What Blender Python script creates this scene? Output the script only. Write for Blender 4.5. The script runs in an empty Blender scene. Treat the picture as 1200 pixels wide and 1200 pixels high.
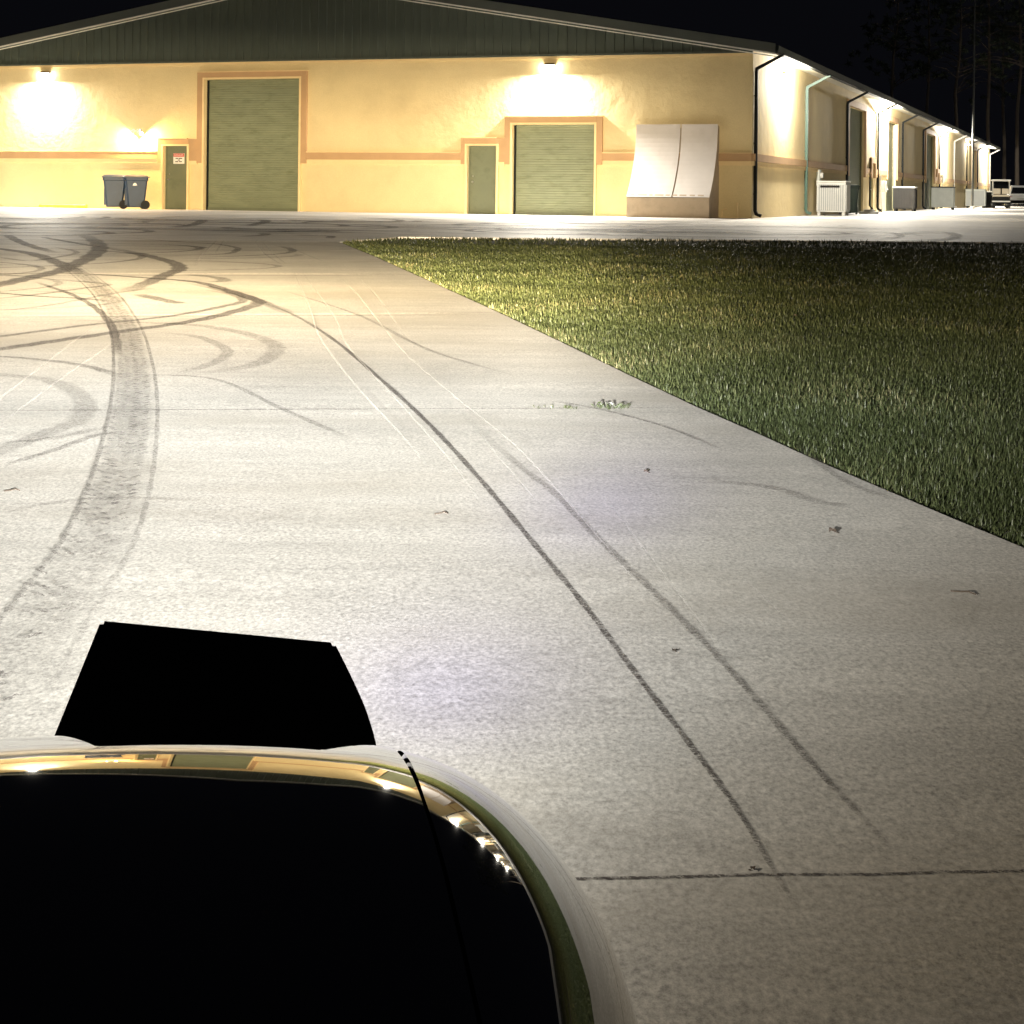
import bpy, math, random
import numpy as np
from mathutils import Vector, Matrix
random.seed(7); rng = np.random.default_rng(7)
scn = bpy.context.scene
col = scn.collection
# ------------------------------------------------------------------ camera numbers and ground shape
F, CY, PI_, RO, YAW, ZC = 1982.4, 230.95, -.0021, .0109, .3421, .6522
CX0, CY0, HW = 7.043, 49.707, 4.914           # building corner and wall height
SL, YB = .0136, 49.0                          # the drive rises gently to the building
def gz(y): return SL*(y-YB) if y < YB else 0.0
def ray(x, y):
    u, v = x-600, y-CY; c, s = math.cos(RO), math.sin(RO)
    u, v = u*c+v*s, -u*s+v*c
    Z = -v/F
    return (u/F, math.cos(PI_)-Z*math.sin(PI_), math.sin(PI_)+Z*math.cos(PI_))
def gp(x, y):
    d = ray(x, y); k = (ZC+SL*YB)/(SL*d[1]-d[2])
    if k < 0 or k*d[1] > YB: k = -ZC/d[2]
    return (k*d[0], k*d[1])
# ------------------------------------------------------------------ helpers
def tag(o, label=None, cat=None, group=None, kind=None):
    if label: o['label'] = label
    if cat: o['category'] = cat
    if group: o['group'] = group
    if kind: o['kind'] = kind
    return o
def empty(name, loc=(0,0,0), rz=0, label=None, cat=None, group=None):
    o = bpy.data.objects.new(name, None); col.objects.link(o)
    o.location = loc; o.rotation_euler = (0,0,rz); o.empty_display_size = .2
    return tag(o, label, cat, group)
class MB:
    def __init__(s): s.v = []; s.f = []; s.m = []; s.a = []
    def face(s, idx, m=0): s.f.append(tuple(idx)); s.m.append(m)
    def box(s, x0, x1, y0, y1, z0, z1, m=0, M=None):
        b = len(s.v)
        P = [(x,y,z) for z in (z0,z1) for y in (y0,y1) for x in (x0,x1)]
        if M is not None: P = [tuple(M @ Vector(p)) for p in P]
        s.v += P
        for q in ((0,2,3,1),(4,5,7,6),(0,1,5,4),(2,6,7,3),(0,4,6,2),(1,3,7,5)): s.face([b+i for i in q], m)
        return s
    def bbox(s, x0, x1, y0, y1, z0, z1, r=.01, m=0, M=None):
        # box with chamfered edges: three crossing slabs as one hull
        import bmesh
        bm = bmesh.new(); bmesh.ops.create_cube(bm, size=1)
        for v in bm.verts: v.co = Vector(((x0+x1)/2+v.co.x*(x1-x0), (y0+y1)/2+v.co.y*(y1-y0), (z0+z1)/2+v.co.z*(z1-z0)))
        bmesh.ops.bevel(bm, geom=bm.edges[:], offset=r, segments=2, affect='EDGES', profile=.5)
        b = len(s.v); bm.verts.ensure_lookup_table()
        for v in bm.verts: s.v.append(tuple(M @ v.co) if M is not None else tuple(v.co))
        for f in bm.faces: s.face([b+v.index for v in f.verts], m)
        bm.free(); return s
    def prism(s, pts, axis, a0, a1, m=0):
        # polygon pts (2D) extruded along axis ('x','y','z')
        b = len(s.v); n = len(pts)
        def P(p, a): return (a,p[0],p[1]) if axis=='x' else ((p[0],a,p[1]) if axis=='y' else (p[0],p[1],a))
        s.v += [P(p,a0) for p in pts]+[P(p,a1) for p in pts]
        s.face([b+i for i in range(n)][::-1], m); s.face([b+n+i for i in range(n)], m)
        for i in range(n): j=(i+1)%n; s.face([b+i,b+j,b+n+j,b+n+i], m)
        return s
    def tube(s, pts, r, n=8, m=0, r2=None, cap=True):
        b = len(s.v); K = len(pts); P = [Vector(p) for p in pts]
        for k in range(K):
            d = (P[min(k+1,K-1)]-P[max(k-1,0)]).normalized()
            up = Vector((0,0,1)) if abs(d.z) < .9 else Vector((0,1,0))
            a = d.cross(up).normalized(); c = a.cross(d)
            rr = r if r2 is None else r+(r2-r)*k/(K-1)
            for i in range(n):
                t = 2*math.pi*i/n; s.v.append(tuple(P[k]+a*math.cos(t)*rr+c*math.sin(t)*rr))
        for k in range(K-1):
            for i in range(n):
                j=(i+1)%n; s.face([b+k*n+i,b+k*n+j,b+(k+1)*n+j,b+(k+1)*n+i], m)
        if cap: s.face([b+i for i in range(n)][::-1], m); s.face([b+(K-1)*n+i for i in range(n)], m)
        return s
    def grid(s, R, m=0):
        b = len(s.v); h = len(R); w = len(R[0])
        for r in R: s.v += [tuple(p) for p in r]
        for i in range(h-1):
            for j in range(w-1): s.face([b+i*w+j,b+i*w+j+1,b+(i+1)*w+j+1,b+(i+1)*w+j], m)
        return s
    def build_each(s, name, mats, parent=None, smooth=False):
        # every loose piece becomes a part of its own
        up = list(range(len(s.v)))
        def find(a):
            while up[a] != a: up[a] = up[up[a]]; a = up[a]
            return a
        for f in s.f:
            for i in f[1:]: up[find(i)] = find(f[0])
        groups = {}
        for f, m in zip(s.f, s.m): groups.setdefault(find(f[0]), []).append((f, m))
        out = []
        for fs in groups.values():
            q = MB(); mp = {}
            for f, m in fs:
                for i in f:
                    if i not in mp: mp[i] = len(q.v); q.v.append(s.v[i])
                q.face([mp[i] for i in f], m)
            out.append(q.build(name, mats, parent, smooth))
        return out
    def build(s, name, mats, parent=None, smooth=False, normals=True):
        me = bpy.data.meshes.new(name); me.from_pydata(s.v, [], s.f)
        if not isinstance(mats, (list,tuple)): mats = [mats]
        for q in mats: me.materials.append(q)
        me.polygons.foreach_set('material_index', s.m)
        if normals:
            import bmesh
            bm = bmesh.new(); bm.from_mesh(me); bmesh.ops.recalc_face_normals(bm, faces=bm.faces[:]); bm.to_mesh(me); bm.free()
        if smooth:
            me.polygons.foreach_set('use_smooth', [True]*len(me.polygons))
            try: me.set_sharp_from_angle(angle=math.radians(40))
            except Exception: pass
        o = bpy.data.objects.new(name, me); col.objects.link(o); o.parent = parent
        return o
def copy_tree(o, parent=None):
    c = o.copy(); col.objects.link(c); c.parent = parent
    for ch in list(o.children): copy_tree(ch, c)
    return c
# ------------------------------------------------------------------ materials
def mat(name, base, rough=.7, metal=0, spec=.5, var=.12, scale=3., bump=0., bscale=40., stretch=(1,1,1), coat=0, var2=0, scale2=60, emit=None, estr=0, dirt=None, dscale=1.2):
    m = bpy.data.materials.new(name); m.use_nodes = True; nt = m.node_tree; N = nt.nodes; L = nt.links
    b = N['Principled BSDF']; b.inputs['Roughness'].default_value = rough; b.inputs['Metallic'].default_value = metal
    b.inputs['Specular IOR Level'].default_value = spec; b.inputs['Coat Weight'].default_value = coat
    tc = N.new('ShaderNodeTexCoord'); mp = N.new('ShaderNodeMapping'); mp.inputs['Scale'].default_value = stretch
    L.new(tc.outputs['Object'], mp.inputs['Vector'])
    def noise(sc, det=5):
        n = N.new('ShaderNodeTexNoise'); n.inputs['Scale'].default_value = sc; n.inputs['Detail'].default_value = det
        n.inputs['Roughness'].default_value = .6
        L.new(mp.outputs['Vector'], n.inputs['Vector']); return n.outputs['Fac']
    def rng_(src, a, c, lo=.3, hi=.7):
        r = N.new('ShaderNodeMapRange'); r.inputs['From Min'].default_value = lo; r.inputs['From Max'].default_value = hi
        r.inputs['To Min'].default_value = a; r.inputs['To Max'].default_value = c; L.new(src, r.inputs['Value']); return r.outputs['Result']
    def mul(a, c):
        q = N.new('ShaderNodeMath'); q.operation = 'MULTIPLY'; L.new(a, q.inputs[0]); L.new(c, q.inputs[1]); return q.outputs[0]
    f = rng_(noise(scale), 1-var, 1+var)
    if var2: f = mul(f, rng_(noise(scale2, 3), 1-var2, 1+var2))
    vm = N.new('ShaderNodeVectorMath'); vm.operation = 'SCALE'; vm.inputs[0].default_value = base[:3]; L.new(f, vm.inputs['Scale'])
    out = vm.outputs[0]
    if dirt:
        mx = N.new('ShaderNodeMix'); mx.data_type = 'RGBA'; mx.inputs['B'].default_value = (*dirt, 1)
        L.new(out, mx.inputs['A']); L.new(rng_(noise(dscale, 6), 0, .6, .5, .75), mx.inputs['Factor']); out = mx.outputs['Result']
    L.new(out, b.inputs['Base Color'])
    if bump:
        bp = N.new('ShaderNodeBump'); bp.inputs['Strength'].default_value = 1; bp.inputs['Distance'].default_value = bump
        L.new(noise(bscale, 4), bp.inputs['Height']); L.new(bp.outputs[0], b.inputs['Normal'])
    if emit: b.inputs['Emission Color'].default_value = (*emit,1); b.inputs['Emission Strength'].default_value = estr
    return m
M = {}
M['stucco'] = mat('stucco', (.74,.605,.34), .9, var=.05, scale=.8, bump=.018, bscale=2.6, var2=.05, scale2=25, dirt=(.58,.46,.25), dscale=.5)
M['trim'] = mat('trim', (.50,.32,.17), .85, var=.06, scale=2, bump=.004, bscale=20)
M['cream'] = mat('cream', (.80,.62,.34), .85, var=.05, scale=2)
M['gable'] = mat('gable', (.075,.092,.078), .55, var=.10, scale=2, stretch=(4,4,.6))
M['roof'] = mat('roof', (.07,.08,.068), .5, var=.1, scale=1.5)
M['fascia'] = mat('fascia', (.085,.095,.085), .5, var=.1, scale=2)
M['white'] = mat('white', (.78,.77,.72), .55, var=.05, scale=3)
M['soffit'] = mat('soffit', (.62,.59,.48), .6, var=.06, scale=2)
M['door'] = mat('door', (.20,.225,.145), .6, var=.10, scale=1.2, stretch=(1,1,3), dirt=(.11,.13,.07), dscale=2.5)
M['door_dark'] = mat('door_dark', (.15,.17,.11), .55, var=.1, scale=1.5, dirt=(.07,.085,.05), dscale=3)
M['spout'] = mat('spout', (.012,.013,.012), .75, spec=.15, var=.1)
M['spout_g'] = mat('spout_g', (.06,.12,.095), .5, var=.08)
M['spout_w'] = mat('spout_w', (.20,.19,.16), .5, var=.08)
M['housing'] = mat('housing', (.06,.05,.04), .5, var=.1)
M['steel'] = mat('steel', (.55,.55,.53), .35, metal=.9, var=.05)
M['rubber'] = mat('rubber', (.02,.02,.02), .85, var=.15)
M['paint_y'] = mat('paint_y', (.80,.62,.06), .6, var=.1, dirt=(.5,.42,.2), dscale=6)
M['bin'] = mat('bin', (.018,.040,.080), .5, var=.12, scale=5)
M['bin_g'] = mat('bin_g', (.03,.05,.04), .55, var=.12, scale=5)
M['ramp_w'] = mat('ramp_w', (.72,.68,.66), .6, var=.05, scale=1.5, dirt=(.58,.54,.50), dscale=1.2)
M['ramp_s'] = mat('ramp_s', (.50,.41,.31), .8, var=.15, scale=2.5, dirt=(.20,.16,.12), dscale=2.5)
M['ac_w'] = mat('ac_w', (.70,.71,.68), .5, var=.05)
M['ac_g'] = mat('ac_g', (.62,.65,.60), .5, var=.08)
M['ac_f'] = mat('ac_f', (.028,.027,.026), .8, spec=.15, var=.08)
M['ac_s'] = mat('ac_s', (.40,.41,.41), .6, var=.05)
M['ac_d'] = mat('ac_d', (.022,.021,.02), .8, spec=.15, var=.15)
M['black_gloss'] = mat('black_gloss', (.0035,.0035,.0038), .025, spec=.62, var=.05, scale=4, coat=1.0)
M['black_gloss'].node_tree.nodes['Principled BSDF'].inputs['Coat Roughness'].default_value = .015
M['black_matte'] = mat('black_matte', (.0035,.0035,.0035), .75, spec=.15, var=.1)
M['vinyl'] = mat('vinyl', (.55,.48,.36), .5, var=.05)
M['car_w'] = mat('car_w', (.75,.76,.76), .3, var=.02, coat=.5)
M['glass_d'] = mat('glass_d', (.008,.009,.011), .06, var=.05)
M['red'] = mat('red', (.55,.05,.03), .5, var=.05)
M['soil'] = mat('soil', (.035,.038,.018), .95, var=.35, scale=3, bump=.01, bscale=15)
M['pole'] = mat('pole', (.10,.105,.105), .45, metal=.3, var=.05)
M['bark'] = mat('bark', (.10,.08,.06), .9, var=.25, scale=4, stretch=(3,3,.5))
M['needle'] = mat('needle', (.035,.05,.025), .8, var=.3, scale=2)
M['leaf'] = mat('leaf', (.045,.032,.022), .8, var=.2, scale=30)
M['seal'] = mat('seal', (.85,.80,.68), .8, var=.2, scale=6)
M['crack'] = mat('crack', (.06,.055,.045), .95, var=.3, scale=10)
M['lens'] = mat('lens', (.8,.8,.8), .3, emit=(1,.92,.74), estr=60)
M['lens_warm'] = mat('lens_warm', (.8,.8,.8), .3, emit=(1,.66,.30), estr=55)
M['lens_flood'] = mat('lens_flood', (.8,.8,.8), .3, emit=(.95,.97,1), estr=20)

def concrete(name, base, bright=1.0):
    m = bpy.data.materials.new(name); m.use_nodes = True; nt = m.node_tree; N = nt.nodes; L = nt.links
    b = N['Principled BSDF']; b.inputs['Roughness'].default_value = .62; b.inputs['Specular IOR Level'].default_value = .45
    geo = N.new('ShaderNodeNewGeometry')
    def noise(sc, st=(1,1,1), det=5, rough=.6):
        mp = N.new('ShaderNodeMapping'); mp.inputs['Scale'].default_value = st; mp.inputs['Rotation'].default_value = (0,0,-.06); L.new(geo.outputs['Position'], mp.inputs['Vector'])
        n = N.new('ShaderNodeTexNoise'); n.inputs['Scale'].default_value = sc; n.inputs['Detail'].default_value = det; n.inputs['Roughness'].default_value = rough
        L.new(mp.outputs[0], n.inputs['Vector']); return n.outputs['Fac']
    def rg(src, a, c, lo=.3, hi=.7):
        r = N.new('ShaderNodeMapRange'); r.inputs['From Min'].default_value = lo; r.inputs['From Max'].default_value = hi
        r.inputs['To Min'].default_value = a; r.inputs['To Max'].default_value = c; L.new(src, r.inputs['Value']); return r.outputs['Result']
    def mul(a, c):
        q = N.new('ShaderNodeMath'); q.operation = 'MULTIPLY'; L.new(a, q.inputs[0]); L.new(c, q.inputs[1]); return q.outputs[0]
    f = mul(rg(noise(.5), .80, 1.12), rg(noise(1.0, (.5,6,1), 4), .90, 1.08))      # stains; broom streaks across the slab
    grit = rg(noise(75, (1,.62,1), 3, .8), .52, 1.34)
    f = mul(f, grit)
    f = mul(f, rg(noise(7, (1,1.6,1), 4), .93, 1.06))
    vm = N.new('ShaderNodeVectorMath'); vm.operation = 'SCALE'; vm.inputs[0].default_value = base; L.new(f, vm.inputs['Scale'])
    mx = N.new('ShaderNodeMix'); mx.data_type = 'RGBA'; mx.inputs['B'].default_value = (base[0]*.62, base[1]*.58, base[2]*.52, 1)
    L.new(vm.outputs[0], mx.inputs['A']); L.new(rg(noise(.35, (.6,1.5,1), 7), 0, .85, .50, .74), mx.inputs['Factor'])
    L.new(mx.outputs['Result'], b.inputs['Base Color'])
    bp = N.new('ShaderNodeBump'); bp.inputs['Distance'].default_value = .0016; L.new(noise(55, (1,.7,1), 3, .7), bp.inputs['Height']); L.new(bp.outputs[0], b.inputs['Normal'])
    return m
M['concrete'] = concrete('concrete', (.49,.47,.425))
M['apron'] = concrete('apron', (.64,.62,.59))  # same concrete, made paler: the wall lamps' light is put into its colour
def markmat(name, colr, tread=False):
    m = bpy.data.materials.new(name); m.use_nodes = True; nt = m.node_tree; N = nt.nodes; L = nt.links
    b = N['Principled BSDF']; b.inputs['Base Color'].default_value = (*colr,1); b.inputs['Roughness'].default_value = .7
    geo = N.new('ShaderNodeNewGeometry'); at = N.new('ShaderNodeAttribute'); at.attribute_name = 'dens'
    n = N.new('ShaderNodeTexNoise'); n.inputs['Scale'].default_value = 28 if not tread else 22; n.inputs['Detail'].default_value = 6; n.inputs['Roughness'].default_value = .75
    L.new(geo.outputs['Position'], n.inputs['Vector'])
    r = N.new('ShaderNodeMapRange'); r.inputs['From Min'].default_value = .36; r.inputs['From Max'].default_value = .60
    r.inputs['To Min'].default_value = .35 if not tread else .05; r.inputs['To Max'].default_value = 1.0
    L.new(n.outputs['Fac'], r.inputs['Value'])
    n2 = N.new('ShaderNodeTexNoise'); n2.inputs['Scale'].default_value = 130; n2.inputs['Detail'].default_value = 4; n2.inputs['Roughness'].default_value = .8; L.new(geo.outputs['Position'], n2.inputs['Vector'])
    r2 = N.new('ShaderNodeMapRange'); r2.inputs['From Min'].default_value = .40; r2.inputs['From Max'].default_value = .62; r2.inputs['To Min'].default_value = .05; r2.inputs['To Max'].default_value = 1.5; L.new(n2.outputs['Fac'], r2.inputs['Value'])
    q0 = N.new('ShaderNodeMath'); q0.operation = 'MULTIPLY'; L.new(r.outputs[0], q0.inputs[0]); L.new(r2.outputs[0], q0.inputs[1])
    q = N.new('ShaderNodeMath'); q.operation = 'MULTIPLY'; q.use_clamp = True; L.new(q0.outputs[0], q.inputs[0]); L.new(at.outputs['Fac'], q.inputs[1])
    t = N.new('ShaderNodeBsdfTransparent'); mx = N.new('ShaderNodeMixShader')
    L.new(q.outputs[0], mx.inputs[0]); L.new(t.outputs[0], mx.inputs[1]); L.new(b.outputs[0], mx.inputs[2])
    L.new(mx.outputs[0], N['Material Output'].inputs['Surface'])
    return m
M['skid'] = markmat('skid', (.045,.035,.03)); M['tread'] = markmat('tread', (.06,.05,.045), True); M['scratch'] = markmat('scratch', (.85,.80,.72))

# ------------------------------------------------------------------ ground
def sheet(name, xs, ys, dz, mt, parent=None):
    b = MB(); b.grid([[(x,y,gz(y)+dz) for x in xs] for y in ys]); o = b.build(name, mt); return tag(o, kind='structure')
sheet('ground', [-500,-100,100,500], [-300,-40,0,YB,200,600], -.045, M['soil'])
edge = [gp(*p) for p in [(397,283.6),(440,301),(500,328),(585,366.5),(660,402),(740,441),(820,478.5),(890,509),(960,541),(1040,575),(1120,609),(1200,642)]]
edge += [(2.35,4.2),(2.95,2.0),(3.5,0),(4.1,-3),(5.5,-12),(7,-20)]
def edge_x(y):
    for (x0,y0),(x1,y1) in zip(edge, edge[1:]):
        if y0 >= y >= y1: return x0+(x1-x0)*(y0-y)/(y0-y1)
    return edge[0][0] if y > edge[0][1] else edge[-1][0]
YA = 33.0
b = MB()
ys = sorted(set([round(p[1],4) for p in edge]+[30.6+.0]+[28,24,20]))
ys = [y for y in ys if y < edge[0][1]-.01]+[edge[0][1]]
b.grid([[(-70,y,gz(y)), (edge_x(y),y,gz(y)), (edge_x(y),y,gz(y)-.05)] for y in ys])
tag(b.build('driveway', M['concrete'], normals=False), kind='structure')
# apron : far strip in front of the building and the yard along its side
b = MB(); ex, ey = edge[0]
far = [(-70,ey,0),(ex,ey,0)]
b.v += [(-70,ey,gz(ey)),(ex,ey,gz(ey)),(ex,ey,gz(ey)-.05), (-70,YA,gz(YA)),(ex+.9,YA,gz(YA)),(ex+.9,YA,gz(YA)-.05)]
b.face((0,1,4,3)); b.face((1,2,5,4))
def fy(x): return 33.0+ .045*(x-ex)
xs = [ex+.9,2,6,10,20,45,110]
for i in range(len(xs)-1):
    k = len(b.v); a, c = xs[i], xs[i+1]
    b.v += [(a,fy(a),gz(fy(a))-.05),(c,fy(c),gz(fy(c))-.05),(a,fy(a),gz(fy(a))),(c,fy(c),gz(fy(c))),(a,YB,0),(c,YB,0)]
    b.face((k,k+1,k+3,k+2)); b.face((k+2,k+3,k+5,k+4))
k = len(b.v); b.v += [(-70,YA,gz(YA)),(ex+.9,YA,gz(YA)),(-70,YB,0),(ex+.9,YB,0)]; b.face((k,k+1,k+3,k+2))
k = len(b.v); b.v += [(-70,YB,0),(110,YB,0),(-70,185,0),(110,185,0)]; b.face((k,k+1,k+3,k+2))
tag(b.build('concrete_yard', M['apron'], normals=False), kind='structure')

# joints across the slab
lift = [.004]
def nz(): lift[0] += .00006; return lift[0]
def ribbon(b, P, w, dens, m=0, fade=True, soft=True):
    """P world xy points, widths w (number or per point)"""
    # Catmull-Rom
    Q = []; n = len(P)
    for i in range(n-1):
        p0, p1, p2, p3 = P[max(i-1,0)], P[i], P[i+1], P[min(i+2,n-1)]
        for k in range(8):
            t = k/8
            Q.append(tuple(.5*((2*p1[j])+(-p0[j]+p2[j])*t+(2*p0[j]-5*p1[j]+4*p2[j]-p3[j])*t*t+(-p0[j]+3*p1[j]-3*p2[j]+p3[j])*t**3) for j in (0,1)))
    Q.append(P[-1]); dz = nz(); K = len(Q); base = len(b.v)
    offs = (-.5,-.3,.3,.5) if soft else (-.5,.5)
    al = (0,1,1,0) if soft else (1,1)
    for k in range(K):
        a = Q[max(k-1,0)]; c = Q[min(k+1,K-1)]; dx, dy = c[0]-a[0], c[1]-a[1]; l = math.hypot(dx,dy) or 1
        nx, ny = -dy/l, dx/l
        ww = w if not isinstance(w, (list,tuple)) else w[0]+(w[1]-w[0])*k/(K-1)
        ww *= 1+.15*math.sin(k*1.7)
        e = 1.0
        if fade: e = min(1, k/(K*.15+1), (K-1-k)/(K*.15+1))
        dd = dens if not isinstance(dens,(list,tuple)) else dens[0]+(dens[1]-dens[0])*k/(K-1)
        for o_, A in zip(offs, al):
            x, y = Q[k][0]+nx*ww*o_, Q[k][1]+ny*ww*o_
            b.v.append((x, y, gz(y)+dz)); b.a.append(dd*e*A)
    W = len(offs)
    for k in range(K-1):
        for j in range(W-1): b.face([base+k*W+j, base+k*W+j+1, base+(k+1)*W+j+1, base+(k+1)*W+j], m)
def finish(b, name, mt):
    o = b.build(name, mt, normals=False); at = o.data.attributes.new('dens', 'FLOAT', 'POINT'); at.data.foreach_set('value', b.a)
    return tag(o, kind='structure')
jl = MB()
def wob(x0,y0,x1,y1,n=14,j=.4):
    P = [gp(x0+(x1-x0)*i/n, y0+(y1-y0)*i/n) for i in range(n+1)]; return [(p[0],p[1]+random.uniform(-.006,.006)) for p in P]
ribbon(jl, wob(-60,320.5,476,321.5), .17, 1.6, soft=False); ribbon(jl, wob(-60,370.5,584,367), .075, 1.6, soft=False)
ribbon(jl, wob(230,282.6,397,284), .22, 1.6, soft=False)
finish(jl, 'expansion_joints', M['scratch'])
jd = MB()
ribbon(jd, wob(-60,323,476,323.2), .06, .7, soft=False); ribbon(jd, wob(-60,372.6,584,369.2), .035, .8, soft=False)
ribbon(jd, wob(-80,482,820,478.6,24), .022, .75, soft=False)
ribbon(jd, wob(640,1032,1300,1021,10,.8), .012, 1.2, soft=False, fade=False)
ribbon(jd, wob(130,285.5,397,286.5), .10, .4, soft=False)
finish(jd, 'slab_cracks', M['skid'])
# ------------------------------------------------------------------ tyre marks
sk = MB()
def mk(pts, w, d, fade=True, soft=True):
    d = [q*1.35 for q in d] if isinstance(d, list) else d*1.35
    ribbon(sk, [gp(*p) for p in pts], w, d, fade=fade, soft=soft)
mk([(-60,321),(0,321),(90,321),(170,326),(230,331),(265,340),(303,353),(345,370)], .16, .85)
mk([(303,353),(345,370),(390,398),(440,440),(500,495),(560,560),(620,632),(680,705),(740,785),(820,890),(870,960),(908,1025),(940,1075)], [.045,.010], [.85,.75])
mk([(-50,345),(0,334),(30,327),(70,318),(85,311),(103,303),(117,292),(112,283),(96,275)], .30, 1.1)
mk([(-30,289),(0,292),(35,297),(60,305),(80,314),(92,321)], .26, .95)
mk([(118,289),(160,297),(185,303),(205,309),(210,316),(195,322),(175,331),(145,343)], .24, .9)
mk([(50,278),(60,280),(100,287),(120,290)], .16, .8); mk([(8,275),(18,281),(35,288),(66,297)], .22, .8)
mk([(-40,342),(0,344),(50,348),(90,350),(135,354)], .12, .8)
mk([(40,330),(60,337),(85,346),(110,360),(128,378),(136,398),(138,420)], .08, .8)
mk([(-60,419),(0,410),(60,401),(150,388),(220,378),(270,367),(302,356),(292,349),(255,339),(220,332)], .17, .75)
mk([(-60,402),(0,395),(100,382),(200,371),(260,360),(285,353),(270,345),(240,340)], .12, .6)
mk([(50,327),(90,330),(127,334),(100,338),(40,346),(-20,352)], .12, .5)
mk([(60,375),(150,378),(230,382),(290,392),(322,405),(318,418),(290,430),(210,442)], .16, .24)
mk([(180,390),(230,395),(262,408),(264,418),(240,430),(200,440)], .11, .24)
mk([(-60,432),(0,440),(50,445),(85,458),(100,475),(90,495),(50,510),(0,530),(-50,548)], .15, .24)
mk([(-20,418),(20,420),(70,425),(110,432),(140,442)], .1, .45)
mk([(130,277),(200,283),(250,286),(275,290),(278,293),(262,298),(190,299),(130,295)], .14, .6)
mk([(230,302),(290,300),(335,297),(342,293),(325,288)], .16, .6)
mk([(0,365),(60,358),(130,345),(180,338)], .1, .35); mk([(0,520),(60,515),(130,500)], .08, .3)
mk([(0,548),(60,530),(110,512),(140,508)], .06, .35)
mk([(330,340),(420,370),(500,410),(600,440)], .05, .35); mk([(640,470),(690,478),(740,490),(790,505),(850,530)], .03, .5)
mk([(160,345),(190,352),(215,357)], .2, .6); mk([(220,322),(255,326),(262,330),(240,331)], .2, .5)
mk([(535,480),(600,540),(650,580),(700,632),(760,690),(830,760),(880,815),(940,885),(1000,950),(1060,1015)], [.05,.014], [.3,.55])
mk([(-10,300),(30,306),(60,303),(90,296),(60,289)], .12, .5)
mk([(150,440),(250,445),(330,480),(420,520)], .05, .3); mk([(0,602),(120,585),(260,590)], .05, .2)
mk([(820,565),(900,572),(960,590),(1000,594)], .08, .3); mk([(930,520),(990,565),(1060,590)], .05, .3)
for (cx,cy,rx,ry,a0,a1,w_s,d_s) in [(-8.5,24,3.2,3.0,-1.2,1.3,.16,.7),(-9.5,21,3.6,2.6,-1.0,1.5,.14,.6),(-7.6,27,2.6,2.2,-1.4,1.0,.18,.75),(-8.0,18.5,3.0,2.2,-1.3,1.2,.12,.5),(-10,27.5,5.0,1.6,-.9,1.4,.16,.6),
    (-6.5,19.5,1.8,2.8,1.2,3.4,.12,.4),(-7.5,22.5,4.4,1.7,-1.1,.9,.14,.55),(-9.2,25.5,6.0,2.1,-1.3,.3,.15,.5),(-6.8,16.4,3.0,1.6,-1.2,1.1,.12,.35),(-5.5,28.0,3.0,1.3,-1.5,.9,.14,.45)]:
    ribbon(sk, [(cx+rx*math.cos(a0+(a1-a0)*k/9), cy+ry*math.sin(a0+(a1-a0)*k/9)) for k in range(10)], [w_s*.6,w_s*1.2], d_s)
# the skid pad in front of the doors: many flat loops
for i in range(110):
    cx, cy = random.uniform(-14.5, 5.5), random.uniform(31.5, 44)
    if cx > ex+.4 and cy < 35.2: cy = random.uniform(36,44)
    rx, ry = random.uniform(1.2,4.5), random.uniform(.5,2.2); a0 = random.uniform(0,6.3); a1 = a0+random.uniform(1.0,3.4)
    P = [(cx+rx*math.cos(a0+(a1-a0)*k/7), cy+ry*math.sin(a0+(a1-a0)*k/7)) for k in range(8)]
    P = [p for p in P if p[1] < 48 and not (p[0] > edge_x(p[1])-.3 and p[1] < 34)]
    if len(P) > 3: ribbon(sk, P, random.uniform(.14,.34), random.uniform(.5,1.25))
for i in range(34):
    x = random.uniform(-14,4); y = random.uniform(35,43); ribbon(sk, [(x,y),(x+2,y+random.uniform(-.4,.4)),(x+4.5,y+random.uniform(-.9,.9)),(x+6,y+random.uniform(-.9,.9))], random.uniform(.3,.9), random.uniform(.3,.6))
for i in range(10):
    x = random.uniform(-9,-4); y = random.uniform(17,31); ribbon(sk, [(x-2,y+random.uniform(-.5,.5)),(x,y),(x+2,y+random.uniform(-.5,.5))], random.uniform(.4,1.0), random.uniform(.1,.25))
for i in range(22):
    cx, cy = random.uniform(4, 18), random.uniform(38, 46)
    rx, ry = random.uniform(1.5,5), random.uniform(.4,2); a0 = random.uniform(0,6.3); a1 = a0+random.uniform(1.5,3)
    ribbon(sk, [(cx+rx*math.cos(a0+(a1-a0)*k/7), cy+ry*math.sin(a0+(a1-a0)*k/7)) for k in range(8)], .12, random.uniform(.15,.35))
mk([(930,274),(985,273),(1030,272),(1056,276),(1038,280),(1000,279)], .2, .6); mk([(1000,281),(1060,283),(1105,281),(1121,277),(1108,273),(1070,273),(1050,276)], .3, .75)
mk([(1140,283.6),(1170,284),(1215,284.2)], .3, .6); mk([(240,258),(232,262),(222,265),(200,267)], .3, 1.0); mk([(305,258),(312,260),(302,263),(290,265)], .3, 1.0)
finish(sk, 'tyre_marks', M['skid'])
tr = MB()
band = [(82,312),(98,324),(122,345),(140,372),(151,400),(157,440),(157,480),(150,530),(138,580),(115,640),(75,700),(35,760),(5,805),(-30,860)]
ribbon(tr, [gp(*p) for p in band], [.2,.27], [.50,.12], soft=True)
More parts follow.
